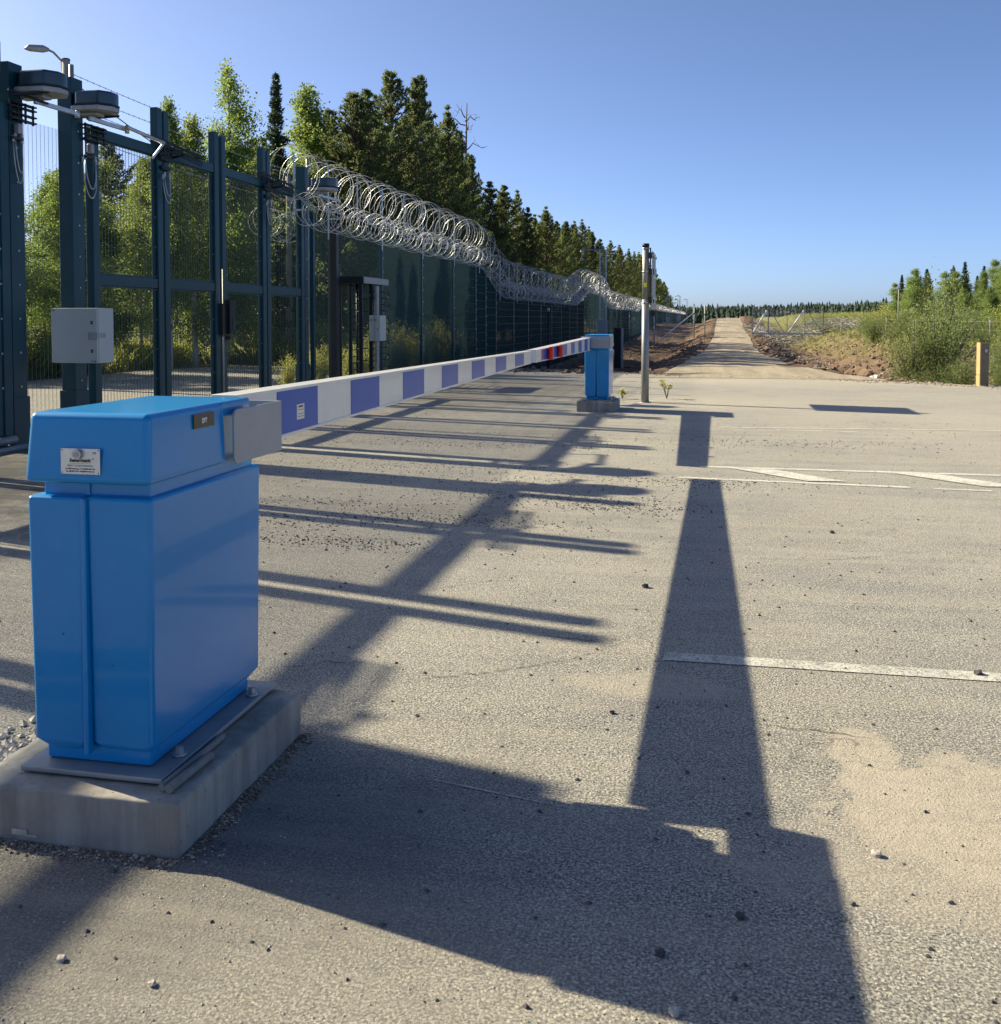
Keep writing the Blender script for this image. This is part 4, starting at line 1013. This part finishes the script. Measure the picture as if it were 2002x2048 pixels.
def conifer_t(seed, m, bark, whorls=26, wid=.17, low=.12, tuft=.013, dens=1., spruce=False, dead=0.):
    r = np.random.default_rng(seed); mb = MB()
    mb.tube([(.006 * math.sin(3 * t + seed), .006 * math.cos(4 * t), t * .985) for t in np.linspace(0, 1, 10)], [.014 * (1 - .93 * t) for t in np.linspace(0, 1, 10)], 7)
    cen = []; dirs = []
    for i in range(whorls):
        t = low + (1 - low) * (i + r.uniform(-.3, .3)) / whorls; t = min(.985, max(.02, t)); nb = int(r.integers(5, 9))
        u = (t - low) / (1 - low)
        prof = (1 - u) ** (.95 if spruce else .88) * (.6 + .4 * min(1, u * 6)) + .012
        if not spruce: prof *= r.uniform(.8, 1.15)
        for j in range(nb):
            az = 6.28 * j / nb + r.uniform(-.5, .5); L = wid * prof * (r.uniform(.55, 1.3) if spruce else r.uniform(.35, 1.45))
            el = (-.25 + .5 * u if spruce else .15 + .5 * u) + r.uniform(-.15, .15)
            d = np.array([math.cos(az) * math.cos(el), math.sin(az) * math.cos(el), math.sin(el)])
            upc = .10 if spruce else .30
            bp_ = [tuple(np.array([0, 0, t]) + d * L * s + np.array([0, 0, upc * L * s * s])) for s in (0, .4, .75, 1.)]
            mb.tube(bp_, [.0035, .0024, .0015, .0006], 3, 0, False)
            n = int(34 * dens * (L / wid + .12)); s = r.uniform(.3 if not spruce else .1, 1.05, n) ** (.7 if not spruce else 1); idx = np.clip((s * 3).astype(int), 0, 2); fr = s * 3 - idx; B = np.array(bp_)
            c = B[idx] * (1 - fr)[:, None] + B[idx + 1] * fr[:, None]
            side = r.normal(size=(n, 3)) * (.15 * L * (1.15 - s))[:, None]; side[:, 2] *= (.35 if spruce else .5)
            c = c + side + r.normal(size=(n, 3)) * .004; 
            if spruce: c[:, 2] -= np.abs(r.normal(size=n)) * .008
            cen.append(c); dd = np.tile(d * .7 + np.array([0, 0, .1 if spruce else .75]), (n, 1)) + r.normal(size=(n, 3)) * .35; dirs.append(dd)
    cen = np.concatenate(cen); d = np.concatenate(dirs); d /= np.linalg.norm(d, axis=1)[:, None]
    out = []
    for k in range(3):
        dk = d + r.normal(size=d.shape) * .45; dk /= np.linalg.norm(dk, axis=1)[:, None]
        e = r.normal(size=d.shape); e -= (e * dk).sum(1)[:, None] * dk; e /= np.linalg.norm(e, axis=1)[:, None]
        s = tuft * r.uniform(.7, 1.4, len(cen))[:, None]
        out.append(np.stack([cen - dk * s * .3, cen + e * s * .24 + dk * s * .3, cen + dk * s * 1.2, cen - e * s * .24 + dk * s * .3], 1).reshape(-1, 3))
    return tmesh(mb, 'trunk', bark), mesh_q('crown', np.concatenate(out), m)
def shrub_t(seed, m, n=7000, sz=.013, stems=16, spread=.45, bark='barkg'):
    r = np.random.default_rng(seed); mb = MB(); cen = []
    for i in range(stems):
        az = r.uniform(0, 6.28); rad = spread * r.uniform(.1, 1.) ** .7; H = r.uniform(.55, 1.) * (1.05 - .45 * rad / spread)
        pts = [(rad * math.cos(az) * s ** 1.1, rad * math.sin(az) * s ** 1.1, H * s) for s in np.linspace(0, 1, 5)]
        mb.tube(pts, [.010, .008, .006, .004, .002], 4, 0, False); B = np.array(pts)
        k = n // stems; s = r.uniform(.12, 1.04, k); idx = np.clip((s * 4).astype(int), 0, 3); fr = s * 4 - idx
        c = B[idx] * (1 - fr)[:, None] + B[idx+1] * fr[:, None]
        tw = r.normal(size=(max(4, k // 12), 3)) * .085; c += tw[r.integers(0, len(tw), k)] + r.normal(size=(k, 3)) * .022; c[:, 2] = np.abs(c[:, 2]); cen.append(c)
    v = quads(np.concatenate(cen), 0, sz, .5, r)
    return tmesh(mb, 'stem', M[bark]), mesh_q('foliage', v, m)
TB = [birch_t(11, M['birch'], 76, 46000, .22, .10, sz=.0046, forks=2), birch_t(12, M['birch'], 70, 46000, .26, .08, sz=.0046, forks=3), birch_t(13, M['birchd'], 70, 44000, .25, .06, sz=.0046, forks=2), birch_t(14, M['birch'], 60, 32000, .19, .12, sz=.0046, forks=1)]
TP = [conifer_t(21, M['pine'], M['bark'], 42, .21, .08, .0075, 2.9), conifer_t(22, M['pineb'], M['bark'], 44, .26, .06, .0075, 3.2), conifer_t(23, M['pinel'], M['bark'], 38, .20, .12, .0075, 2.8), conifer_t(24, M['pineb'], M['bark'], 42, .20, .06, .0075, 3.0)]
TS = [conifer_t(31, M['spruce'], M['barkg'], 48, .15, .03, .009, 1.9, True), conifer_t(32, M['spruce'], M['barkg'], 44, .18, .03, .009, 1.9, True)]
TH = [shrub_t(41, M['shrub']), shrub_t(42, M['shrub'], 7000, .014, 22, .5), shrub_t(43, M['weed'], 5500, .018, 22, .5), shrub_t(44, M['shrub'], 13000, .011, 36, .42)]
def tree(T_, name, x, y, h, w=1., label=None, cat='tree', group=None, z=None, parts=('trunk', 'crown'), rz=None):
    z = terr(x, y) if z is None else z
    g = empty(name, (x, y, z), random.uniform(0, 6.28) if rz is None else rz, label, cat, group)
    h = h - z
    g.scale = (h * w, h * w, h)
    inst(parts[0], T_[0], g); inst(parts[1], T_[1], g); return g
# singled-out trees on the left skyline
tree(TB[0], 'birch_tree', -16.8, 33.3, 10.7, .95, 'tallest birch, rising above the middle of the folding gate')
tree(TB[3], 'birch_tree', -16.4, 30.1, 8.2, 1.0, 'birch with a thin top just left of the tallest birch')
tree(TB[3], 'birch_tree', -16.4, 28.7, 8.5, .75, 'thin sparse birch behind the first pair of folding stiles')
tree(TS[0], 'spruce_tree', -16.8, 37.6, 11.4, .8, 'dark narrow spruce standing between two birches')
tree(TB[3], 'birch_tree', -16.4, 39.6, 11.4, 1.1, 'birch with rounded top right of the dark spruce')
tree(TP[1], 'pine_tree', -14.0, 38.8, 10.7, 1.25, 'broad brownish pine first left in the pine clump')
tree(TP[3], 'pine_tree', -14.3, 41.2, 11.4, 1.2, 'brownish pine with a soft top, second in the pine clump')
tree(TP[1], 'pine_tree', -14.0, 43.6, 12.7, 1.15, 'dense brown-green pine at the peak of the clump')
tree(TP[3], 'pine_tree', -13.6, 46.2, 13.0, .9, 'pointed pine in the middle of the highest clump')
tree(TP[0], 'pine_tree', -14.0, 48.6, 13.8, .85, 'green pine with open top at the right of the highest clump')
tree(TP[2], 'pine_tree', -13.3, 51.1, 12.7, .9, 'green pine filling the gap before the dead-topped pine')
tree(TP[0], 'pine_tree', -14.0, 56.7, 12.5, .7, 'bushy pine in front of the bare dead treetop')
sn = empty('dead_tree', (-14, 58, 0), 0, 'bare dead treetop with crooked branches above the pines', 'tree')
sn.scale = (.7, .7, .72)
b = MB(); b.tube([(0, 0, 0), (.1, 0, 8), (0, .1, 15), (.15, 0, 19.8)], [.22, .18, .11, .03], 7); b.build('trunk', M['bark'], sn)
rr = random.Random(5)
for k in range(15):
    z = 12.5 + 6.7 * k / 15 + rr.uniform(-.2, .2); az = rr.choice((0, math.pi)) + rr.uniform(-.8, .8); L = rr.uniform(1.0, 3.0) * (1.15 - .5 * k / 15)
    pts = [(0, 0, z)]; zz = z
    for s_ in range(1, 6): zz += rr.uniform(-.25, .3) + (.25 if s_ < 3 else -.12); pts.append((L * s_ / 5 * math.cos(az) + rr.uniform(-.1, .1), L * s_ / 5 * math.sin(az), zz))
    b = MB(); b.tube(pts, [.06, .05, .04, .03, .02, .012], 5, 0, False)
    for s_ in (2, 3, 4):
        p = Vector(pts[s_]); b.tube([p, p + Vector((rr.uniform(-.3, .3), 0, rr.uniform(-.1, .45))), p + Vector((rr.uniform(-.6, .6), 0, rr.uniform(.0, .6)))], [.02, .014, .008], 4, 0, False)
    b.build('branch', M['bark'], sn)
BIR = [(-25.1,22.7,5.5),(-23.1,46.7,9.7),(-18.8,26.2,5.9),(-26.6,26.0,5.5),(-18.0,43.5,8.7),(-25.6,28.9,6.1),(-17.4,22.2,5.0),(-19.9,34.6,8.2),(-22.2,22.3,4.9),(-17.6,35.8,7.7),(-21.8,31.9,6.7),(-22.7,24.4,5.8),(-27.3,38.1,8.2),(-20.3,27.8,6.3),(-25.2,42.2,8.6),(-25.7,33.2,7.6),(-19.6,46.2,8.8),(-18.7,31.8,6.5),(-20.5,43.8,9.2),(-23.9,19.9,5.5),(-19.8,24.1,5.9),(-22.9,27.0,5.5),(-25.1,45.3,9.6),(-21.3,20.1,5.0),(-19.3,29.4,6.8),(-18.2,39.4,8.2),(-22.1,36.9,8.2),(-23.8,39.4,8.5),(-28.7,34.4,7.7),(-29.5,29.5,6.8),(-17.9,33.6,7.5),(-17.7,37.6,7.8),(-17.5,41.3,8.3),(-17.9,27.8,6.4),(-17.2,24.6,5.7)]
def where(x, y):
    q_ = x / y
    return ('seen left of the cabinet post' if q_ < -.72 else 'seen through the first leaves of the folding gate' if q_ < -.60 else 'seen through the middle of the folding gate' if q_ < -.48
            else 'seen through the far leaves of the folding gate' if q_ < -.40 else 'seen right of the folding gate, above the turnstile')
for i, (x, y, h) in enumerate(BIR):
    if (x < -23 or i % 2) and y < 40: continue
    tree(TB[(i * 7 + 1) % 4], 'birch_tree', x, y, h, random.uniform(1.15, 1.5), 'leafy birch in the grove, ' + where(x, y), 'tree', 'birches in the grove behind the gates')
def stretch(y):
    return ('in the high dark clump nearest the gates' if y < 58 else 'just past the dead treetop' if y < 80 else 'in the dip of the skyline past the dead treetop' if y < 140
            else 'behind the nearest lattice mast' if y < 200 else 'left of the grey sign pole' if y < 300 else 'at the far low end of the tree row')
PA = [(-24.0,59.0,13.3),(-19.5,42.2,9.7),(-21.1,53.6,12.5),(-15.4,42.9,10.2),(-18.7,55.4,13.4),(-22.2,40.4,8.7),(-15.6,51.4,12.4),(-19.7,50.9,12.7),(-23.1,47.7,10.3),(-21.3,45.0,10.2),(-18.4,46.7,10.9),(-17.3,63.8,14.0),(-22.2,150.3,16.2),(-28.7,170.3,18.5),(-17.2,389.0,15.9),(-19.1,468.3,18.6),(-22.1,209.7,17.9),(-17.3,347.3,19.2),(-19.9,269.0,18.2),(-21.5,497.6,18.1),(-24.6,169.5,17.6),(-21.7,155.5,15.8),(-15.6,66.2,12.7),(-16.9,491.7,11.8),(-21.8,136.8,16.3),(-22.8,112.5,16.0),(-14.1,109.6,11.5),(-17.1,419.5,13.8),(-26.5,165.8,18.2),(-18.4,142.4,15.4),(-16.1,94.8,11.5),(-20.5,447.1,19.3),(-15.9,60.6,12.3),(-15.0,114.2,12.3),(-18.3,100.7,12.1),(-17.9,272.7,19.4),(-18.7,427.9,16.4),(-18.1,290.3,18.6),(-21.8,224.3,15.6),(-23.3,233.1,17.7),(-19.4,438.8,18.6),(-17.4,69.4,13.8),(-18.0,454.1,17.0),(-19.8,172.1,17.3),(-22.4,109.1,15.5),(-12.0,67.9,9.2),(-18.0,211.5,16.9),(-25.4,192.2,18.8),(-22.3,291.5,19.4),(-14.2,70.5,11.1),(-16.7,263.4,18.1),(-20.3,166.4,18.0),(-16.9,224.3,17.0),
      (-14.0,88.4,11.5),(-13.9,98.6,10.8),(-14.4,104.5,11.8),(-16.8,150.0,14.6),(-16.6,160.0,14.2),(-17.0,182.0,15.6),(-16.5,196.0,15.8),(-16.8,240.0,17.4),(-17.0,305.0,18.6),(-16.6,322.0,17.6),(-17.0,366.0,15.6),(-14.5,55.1,12.0),(-13.4,61.9,10.2),(-16.4,87.5,12.9)]
for i, (x, y, h) in enumerate(PA):
    near = y < 75
    tree((TP + TS)[(0, 2, 2, 0, 2, 3, 2, 2)[(i * 5) % 8]] if not near else TP[(1, 3, 0, 1)[i % 4]], 'pine_tree', x, y, h, random.uniform(.95, 1.3), 'conifer behind the fence, ' + stretch(y), 'tree', 'conifers of the forest behind the fence')
# understorey: bushes along the far edge of the yard
for i in range(34):
    t_ = i / 33; x, y = (-17.4 - random.uniform(0, .8), 14 + 22 * t_) if i < 19 else (-16.5 + 7.3 * (i - 19) / 14, 32.2 + random.uniform(0, 1.2))
    tree(TH[(0, 2, 2, 1)[i % 4]], 'bush', x, y, random.uniform(1.1, 1.9), random.uniform(.8, 1.3), 'low leafy bush across the yard, ' + where(x, y), 'bush', 'bushes behind the gates', 0, ('stem', 'foliage'))
for i, (x, y, h) in enumerate(((-9.1, 20.8, .9), (-9.2, 22.3, 1.0), (-9.3, 23.4, 1.1), (-8.95, 25.2, 1.1), (-9.0, 27.0, 1.2), (-8.9, 28.8, 1.2), (-9.0, 30.2, 1.3), (-8.9, 24.2, 1.1), (-9.0, 26.0, 1.3), (-8.95, 27.8, 1.2), (-9.0, 29.4, 1.5), (-8.9, 31.2, 1.5))):
    tree(TH[2], 'bush', x, y, h, .75, 'yellow-green bush growing right behind the mesh fence', 'bush', 'bushes at the foot of the mesh fence', 0, ('stem', 'foliage'))
# dark backing wood, deep behind the fence
for i in range(44):
    y = 24 + i * 4.4; x = -40 - random.uniform(0, 10)
    if y < 60: tree(TB[2], 'birch_tree', x, y, 4.6 + .03 * y, 1.9, 'leafy birch in the grove, ' + where(x, y), 'tree', 'birches in the grove behind the gates')
    else: tree(TP[i % 4], 'pine_tree', x, y, min(16, 9.0 + .08 * y), 1.3, 'conifer behind the fence, ' + stretch(y), 'tree', 'conifers of the forest behind the fence')

# ------------------------------------------------------------------ right side: shrubs and trees
def rt_(T_, nm, x, y, h, w, lab, cat, grp=None, parts=('stem', 'foliage'), z=None): tree(T_, nm, x, y, h, w, lab, cat, grp, z, parts)
rt_(TH[3], 'shrub', 6.15, 29.3, 3.0, .80, 'big leafy willow shrub in front of the right-hand ditch', 'shrub', z=-.6)
rt_(TH[3], 'shrub', 5.55, 28.9, 1.9, .75, 'leafy shrub half overlapping the left of the big willow', 'shrub', z=-.6)
rt_(TH[1], 'shrub', 6.5, 27.6, .85, 1.2, 'low shrub at the asphalt edge left of the tan post', 'shrub', z=-.3)
rt_(TH[1], 'shrub', 5.55, 27.4, .45, 1.2, 'small sprawling shrub at the foot of the big willow', 'shrub', z=-.5)
rt_(TH[3], 'shrub', 7.3, 27.0, 1.75, .75, 'bright leafy shrub right behind the tan post at the photo edge', 'shrub', z=-.3)
rt_(TH[0], 'shrub', 7.2, 26.3, .7, 1.0, 'low leafy shrub right of the tan post', 'shrub', z=-.2)
for i, (x, y, h, w) in enumerate(((9.6, 62, 2.3, .9), (10.4, 60, 2.0, 1.0), (11.7, 60, 2.7, .9), (12.3, 64, 1.9, 1.2), (13.0, 56, 2.3, 1.1), (14.2, 58, 2.6, 1.0), (15.4, 52, 2.2, 1.3), (16.2, 60, 2.8, 1.0), (11.2, 72, 2.4, 1.2), (14.8, 66, 2.6, 1.2), (17.5, 56, 2.3, 1.2), (12.5, 78, 3.0, 1.1), (17.0, 74, 3.2, 1.0), (12.2, 48, 1.4, 1.4), (14.2, 42, 1.4, 1.4), (11.0, 40, 1.0, 1.4), (10.2, 45, 1.0, 1.4))):
    rt_(TH[(0, 1, 0, 2)[i % 4]], 'shrub', x, y, h, w, ('grey-green shrub beyond the right-hand ditch, ' + ('nearest the sliding gate' if x / y < .19 else 'by the thin fence posts' if x / y < .24 else 'behind the big willow')), 'shrub', 'shrubs beyond the right-hand ditch')
for i in range(26):
    x = 9.5 + (i % 13) * 1.35 + random.uniform(-.5, .5); y = (104 if i < 13 else 128) + random.uniform(-8, 8)
    rt_(TH[(0, 1)[i % 2]], 'shrub', x, y, terr(x, y) + random.uniform(1.0, 2.0), 1.5, 'low green scrub bush on the flat beyond the sliding gate', 'shrub', 'scrub beyond the sliding gate')
RT = [(22.5,118,7.4,'b'),(24.8,122,7.0,'p'),(24.3,112,6.7,'b'),(26.4,116,6.9,'b'),(28.2,120,8.2,'s'),(29.6,118,7.0,'b'),(31.2,124,7.9,'s'),(32.2,118,8.9,'b'),(34.0,122,8.4,'b'),(35.5,120,10.0,'p'),(37.6,124,9.8,'p'),(39.2,120,8.6,'s'),(40.6,124,10.8,'p'),(42.8,122,10.6,'p'),(44.6,126,10.4,'p'),(46.5,120,9.4,'b'),(36.8,112,7.2,'b'),(41.8,114,7.6,'b'),(33.0,108,5.8,'b'),(28.2,106,5.2,'b'),(45,112,8,'b'),(48.5,124,10.5,'p'),
      (27,150,8.0,'s'),(30,156,8.8,'p'),(50,118,9,'b'),(53,124,10,'s')]
rr = random.Random(77)
RT += [(23 + i * 1.5 + rr.uniform(-.6, .6), rr.uniform(128, 146), (5.6 + .17 * i) + rr.uniform(0, 2.6), 'bpbs'[i % 4]) for i in range(20)] + [(21.5 + i * 1.7, rr.uniform(96, 104), rr.uniform(2.6, 4.4), 'b') for i in range(16)]
for i, (x, y, h, k) in enumerate(RT):
    T_ = {'b': TB[(2, 1, 2, 2)[i % 4]], 'p': TP[(i % 2) * 2], 's': TS[i % 2]}[k]
    nm = {'b': 'birch_tree', 'p': 'pine_tree', 's': 'spruce_tree'}[k]
    side_ = 'near the tall bare pole' if x / y < .24 else 'above the big willow shrub' if x / y < .31 else 'above the tan post'
    lab = {'b': 'bright green broadleaf tree in the right-hand wood, ', 'p': 'grey-green pine in the right-hand wood, ', 's': 'dark pointed spruce in the right-hand wood, '}[k] + side_
    tree(T_, nm, x, y, (h + .4) * .92, 1.35 if k == 'b' else 1.25, lab, 'tree', {'b': 'broadleaf trees in the right-hand wood', 'p': 'pines in the right-hand wood', 's': 'spruces in the right-hand wood'}[k])
for x, y, h, lab in ((17.0, 58, 4.2, 'tall thin bare pole right of the big willow shrub'), (15.6, 88, 3.6, 'thin pale pole standing just past the sliding gate')):
    g = empty('pole', (x, y, terr(x, y)), 0, lab, 'pole'); b = MB(); b.tube([(0, 0, -.1), (0, 0, h)], .05, 6); b.build('shaft', M['woodg'], g)

# far forest as one mass
def far_forest():
    r = np.random.default_rng(5); mb = MB(); n = 0
    while n < 5200:
        y = r.uniform(430, 1000); x = r.uniform(-.2 * y, .8 * y); z = terr(x, y) - .3
        k_ = 27 + 8 * sm(.06, .12, x / y) + 4 * math.sin(x / y * 40) * sm(.05, .1, x / y)
        h = (y * k_ / 2005 + 1.6 - z) * (r.uniform(.66, .95) if r.random() < .95 else r.uniform(.98, 1.10)); w = max(1.3, h * r.uniform(.14, .24))
        n += 1; k = 5; ph = r.uniform(0, 6.28); L = 6
        for l in range(L):
            t0 = .06 + .9 * l / L; t1 = min(1., t0 + .30); rad = w * (1 - t0) ** .7 * r.uniform(.7, 1.25)
            base = [(x + rad * r.uniform(.5, 1.4) * math.cos(ph + 6.283 * j / k + l), y + rad * r.uniform(.5, 1.4) * math.sin(ph + 6.283 * j / k + l), z + h * (t0 + r.uniform(-.03, .03))) for j in range(k)]
            mb.add(base + [(x, y, z + h * t1)], [(j, (j + 1) % k, k) for j in range(k)])
    return mb.build('far_forest', M['farp'], label='dark conifer forest along the horizon', cat='forest', kind='stuff')
far_forest()

# ------------------------------------------------------------------ ground litter
def stone_me(seed, m, sub=1):
    bm = bmesh.new(); bmesh.ops.create_icosphere(bm, subdivisions=sub, radius=1)
    r = random.Random(seed)
    for v in bm.verts:
        v.co *= r.uniform(.7, 1.2); v.co.z *= .7
    me = bpy.data.meshes.new('stone'); bm.to_mesh(me); bm.free(); me.materials.append(m); return me
SD, SP_, SW = stone_me(1, M['stoned'], 2), stone_me(2, M['stonep'], 2), stone_me(3, M['stonew'], 2)
for (x, y, s_, me, lab) in ((.51, 3.09, .014, SP_, 'pale pebble lying on the sand patch at lower right'), (-.06, 2.28, .013, SP_, 'pale pebble at the lower edge of the big shadow'),
    (-1.29, 2.13, .010, SP_, 'pale pebble in the sun near the bottom left edge'), (-1.56, 2.17, .011, SP_, 'rounded pale pebble in the soft shadow at the bottom left'),
    (-.1, 2.49, .013, SD, 'dark stone in the big shadow at the bottom'), (.1, 2.69, .013, SD, 'dark stone in the shadow left of its right edge'),
    (.93, 7.75, .018, SD, 'dark stone on open asphalt right of the arm shadow'), (-.34, 5.95, .022, SD, 'dark stone left of the arm shadow, below the gate shadows'),
    (1.21, 4.78, .020, SD, 'dark stone resting on the near painted line'), (-.36, 4.01, .012, SD, 'small dark stone above the housing shadow'),
    (4.55, 29.0, .12, SW, 'white boulder on the slope of the right-hand ditch')):
    inst('stone', me, None, (x, y, s_ * .45 if s_ < .1 else terr(x, y) + .05), (0, 0, x * 9), (s_, s_ * 1.2, s_), label=lab, cat='stone')
def litter(name, n, sampler, m, smin, smax, label, cat, pw=2.2):
    r = random.Random(n); mb = MB()
    base = [(1, 0, 0), (-.5, .87, 0), (-.5, -.87, 0), (.1, .1, .8)]
    oct6 = [(1, 0, 0), (0, 1, 0), (-1, 0, 0), (0, -1, 0), (0, 0, .75), (0, 0, -.5)]
    for i in range(n):
        x, y = sampler(r); s_ = smin + (smax - smin) * r.random() ** pw; a = r.uniform(0, 6.28); ca, sa = math.cos(a), math.sin(a)
        z = terr(x, y) if (y > edge_y(x) + .4 and x > -8.9) else 0
        vs = []
        for px, py, pz in oct6:
            k = r.uniform(.65, 1.25); vs.append((x + (px * ca - py * sa) * s_ * k * 1.2, y + (px * sa + py * ca) * s_ * k, z + .3 * s_ + pz * s_ * k))
        mb.add(vs, [(0,1,4), (1,2,4), (2,3,4), (3,0,4), (1,0,5), (2,1,5), (3,2,5), (0,3,5)])
    return mb.build(name, m, label=label, cat=cat, kind='stuff')
CL = [(-3.1, 8.1, 1.4, .35), (-1.95, 7.63, .9, .25), (-1.34, 8.8, 1.1, .22), (-.75, 8.45, .6, .25), (-2.6, 6.74, .8, .2), (-3.3, 10.4, 1.5, .4), (-2.2, 9.6, 1.8, .5), (-.2, 9.9, .9, .3), (.9, 13.2, 1.6, .5), (-3.6, 7.3, .9, .3), (-4.8, 13.5, 2.4, .8), (-3, 12.3, 2, .4)]
def offroad(r, a, b_, c, d):
    while True:
        x, y = r.uniform(a, b_), r.uniform(c, d); l, rr_ = road_lr(y)
        if x < l - .2 or x > rr_ + .1: return x, y
def crumbs(r):
    if r.random() < .70:
        cx, cy, sx, sy = r.choice(CL); return cx + r.gauss(0, sx * .6), cy + r.gauss(0, sy * .6)
    return r.uniform(-5, 4), 2.2 + 14 * r.random() ** 1.3
litter('asphalt_crumbs', 12000, crumbs, M['crumb'], .0025, .0105, 'dark asphalt crumbs strewn over the lane', 'gravel', 3)
litter('pebbles', 7000, lambda r: (r.uniform(-2.6, 2.2), r.uniform(1.9, 5.2)), M['stonep'], .0012, .0045, 'fine pale grit scattered on the near asphalt', 'gravel', 2.5)
litter('roadside_gravel', 5200, lambda r: (lambda x: (x, edge_y(x) + .5 + r.gauss(0, .45)))(r.uniform(-8, 14)), M['stoneb'], .008, .04, 'pale gravel along the far edge of the asphalt', 'gravel', 2)
litter('block_gravel', 420, lambda r: (-2.45 + r.gauss(0, .12), 3.2 + r.gauss(0, .14)), M['stonep'], .006, .022, 'little heap of pebbles left of the near concrete block', 'gravel', 1.4)
litter('ditch_stones', 5200, lambda r: offroad(r, 2.5, 12, 27.5, 95), M['stoneb'], .012, .10, 'stones and clods over the right-hand ditch banks', 'stones', 3)
litter('ditch_clods', 9000, lambda r: offroad(r, -8, 12, 28.5, 95), M['clod'], .02, .14, 'dark clods of earth over the ditch banks', 'earth', 2.5)
def rim(r):
    t = r.random(); k = abs(r.gauss(0, .028)) + .004
    if t < .45: return r.uniform(-2.25, -1.51), 2.652 - k
    return -1.512 + k, r.uniform(2.65, 3.58)
litter('block_foot_grit', 900, rim, M['stoneb'], .0018, .0075, 'grit gathered along the foot of the near concrete block', 'gravel', 2)
litter('block_foot_dirt', 700, rim, M['clod'], .002, .008, 'dark dirt crumbs along the foot of the near concrete block', 'dirt', 2)
# roots and branches sticking out of the banks
rr = random.Random(9); mb = MB()
for i in range(240):
    x = rr.uniform(4.2, 12); y = rr.uniform(28.5, 95); z = terr(x, y) + .03; a = rr.uniform(-.5, .9); L = rr.uniform(.3, 1.6)
    mb.tube([(x, y, z), (x + L * .5 * math.cos(a), y + L * .5 * math.sin(a), z + rr.uniform(-.02, .18)), (x + L * math.cos(a), y + L * math.sin(a), z + rr.uniform(-.1, .2))], [.02, .018, .008], 4, 0, False)
mb.build('roots', M['woodg'], label='pale roots and sticks on the right-hand banks', cat='roots', kind='stuff')
rr = random.Random(19); mb = MB()                  # heaped slash behind the sliding gate
for i in range(1500):
    x = rr.uniform(3.5, 17) ; y = rr.uniform(99, 125); z = terr(x, y) + max(0, rr.gauss(.35, .3)); a = rr.uniform(0, 6.28); L = rr.uniform(.4, 2.0)
    if x < road_lr(y)[1] + .4: continue
    mb.tube([(x, y, z), (x + L * .5 * math.cos(a), y + L * .5 * math.sin(a), z + rr.uniform(-.05, .3)), (x + L * math.cos(a), y + L * math.sin(a), z + rr.uniform(-.2, .5))], [.035, .03, .012], 4, 0, False)
mb.build('brushwood', M['woodg'], label='grey heaped brushwood behind the sliding gate', cat='brushwood', kind='stuff')
# grass along the yard edge and scrub on the right
def grass(name, n, samp, hmin, hmax, m, label):
    r = np.random.default_rng(n); pts = []
    for i in range(n):
        x, y = samp(r); z = terr(x, y); h = r.uniform(hmin, hmax); a = r.uniform(0, 6.28); w = h * .022 + .004; dx, dy = r.normal() * h * .25, r.normal() * h * .25
        ca, sa = math.cos(a) * w, math.sin(a) * w
        pts += [(x - ca, y - sa, z - .02), (x + ca, y + sa, z - .02), (x + dx + ca * .5, y + dy + sa * .5, z + h * .7), (x + dx * 1.6, y + dy * 1.6, z + h)]
    me = mesh_q(name, np.array(pts), m); return inst(name, me, None, label=label, cat='grass', kind='stuff')
grass('grass', 24000, lambda r: (-17.3 - abs(r.normal()) * 1.6, r.uniform(12, 36)) if r.random() < .6 else (r.uniform(-17, -9.2), 31.9 + abs(r.normal()) * 1.6), .2, .8, M['weed'], 'tall weeds along the far edge of the yard')
grass('grass', 34000, lambda r: (r.uniform(8.0, 34), 44 + 150 * r.random() ** 1.2), .15, .5, M['weed'], 'dry grass beyond the right-hand ditch')
# small plants by the pole
def sapling(x, y, h, label, n=30):
    r = random.Random(int(x * 100)); g = empty('sapling', (x, y, 0), 0, label, 'plant'); b = MB(); lf = MB()
    for s_ in range(5):
        a = r.uniform(0, 6.28); l = r.uniform(.1, .5) * h; pts = [(0, 0, 0), (l * .4 * math.cos(a), l * .4 * math.sin(a), h * r.uniform(.3, .5)), (l * math.cos(a), l * math.sin(a), h * r.uniform(.6, 1.))]
        b.tube(pts, [.008, .006, .003], 5, 0, False)
        for i in range(n):
            t = r.uniform(.2, 1); p = Vector(pts[1]).lerp(Vector(pts[2]), t); d = Vector((r.gauss(0, 1), r.gauss(0, 1), r.gauss(.4, .6))).normalized(); e = d.orthogonal().normalized(); L = r.uniform(.03, .07)
            lf.add([p, p + d * L * .5 + e * L * .16, p + d * L, p + d * L * .5 - e * L * .16], [(0, 1, 2, 3)])
    b.build('stem', M['barkg'], g); lf.build('leaves', M['weed'], g)
sapling(-.75, 20.1, .42, 'small green sapling growing on the gravel right of the grey pole')
sapling(-1.62, 19.9, .2, 'low weed tuft between the far barrier and the pole')
print('objects', len(bpy.data.objects))
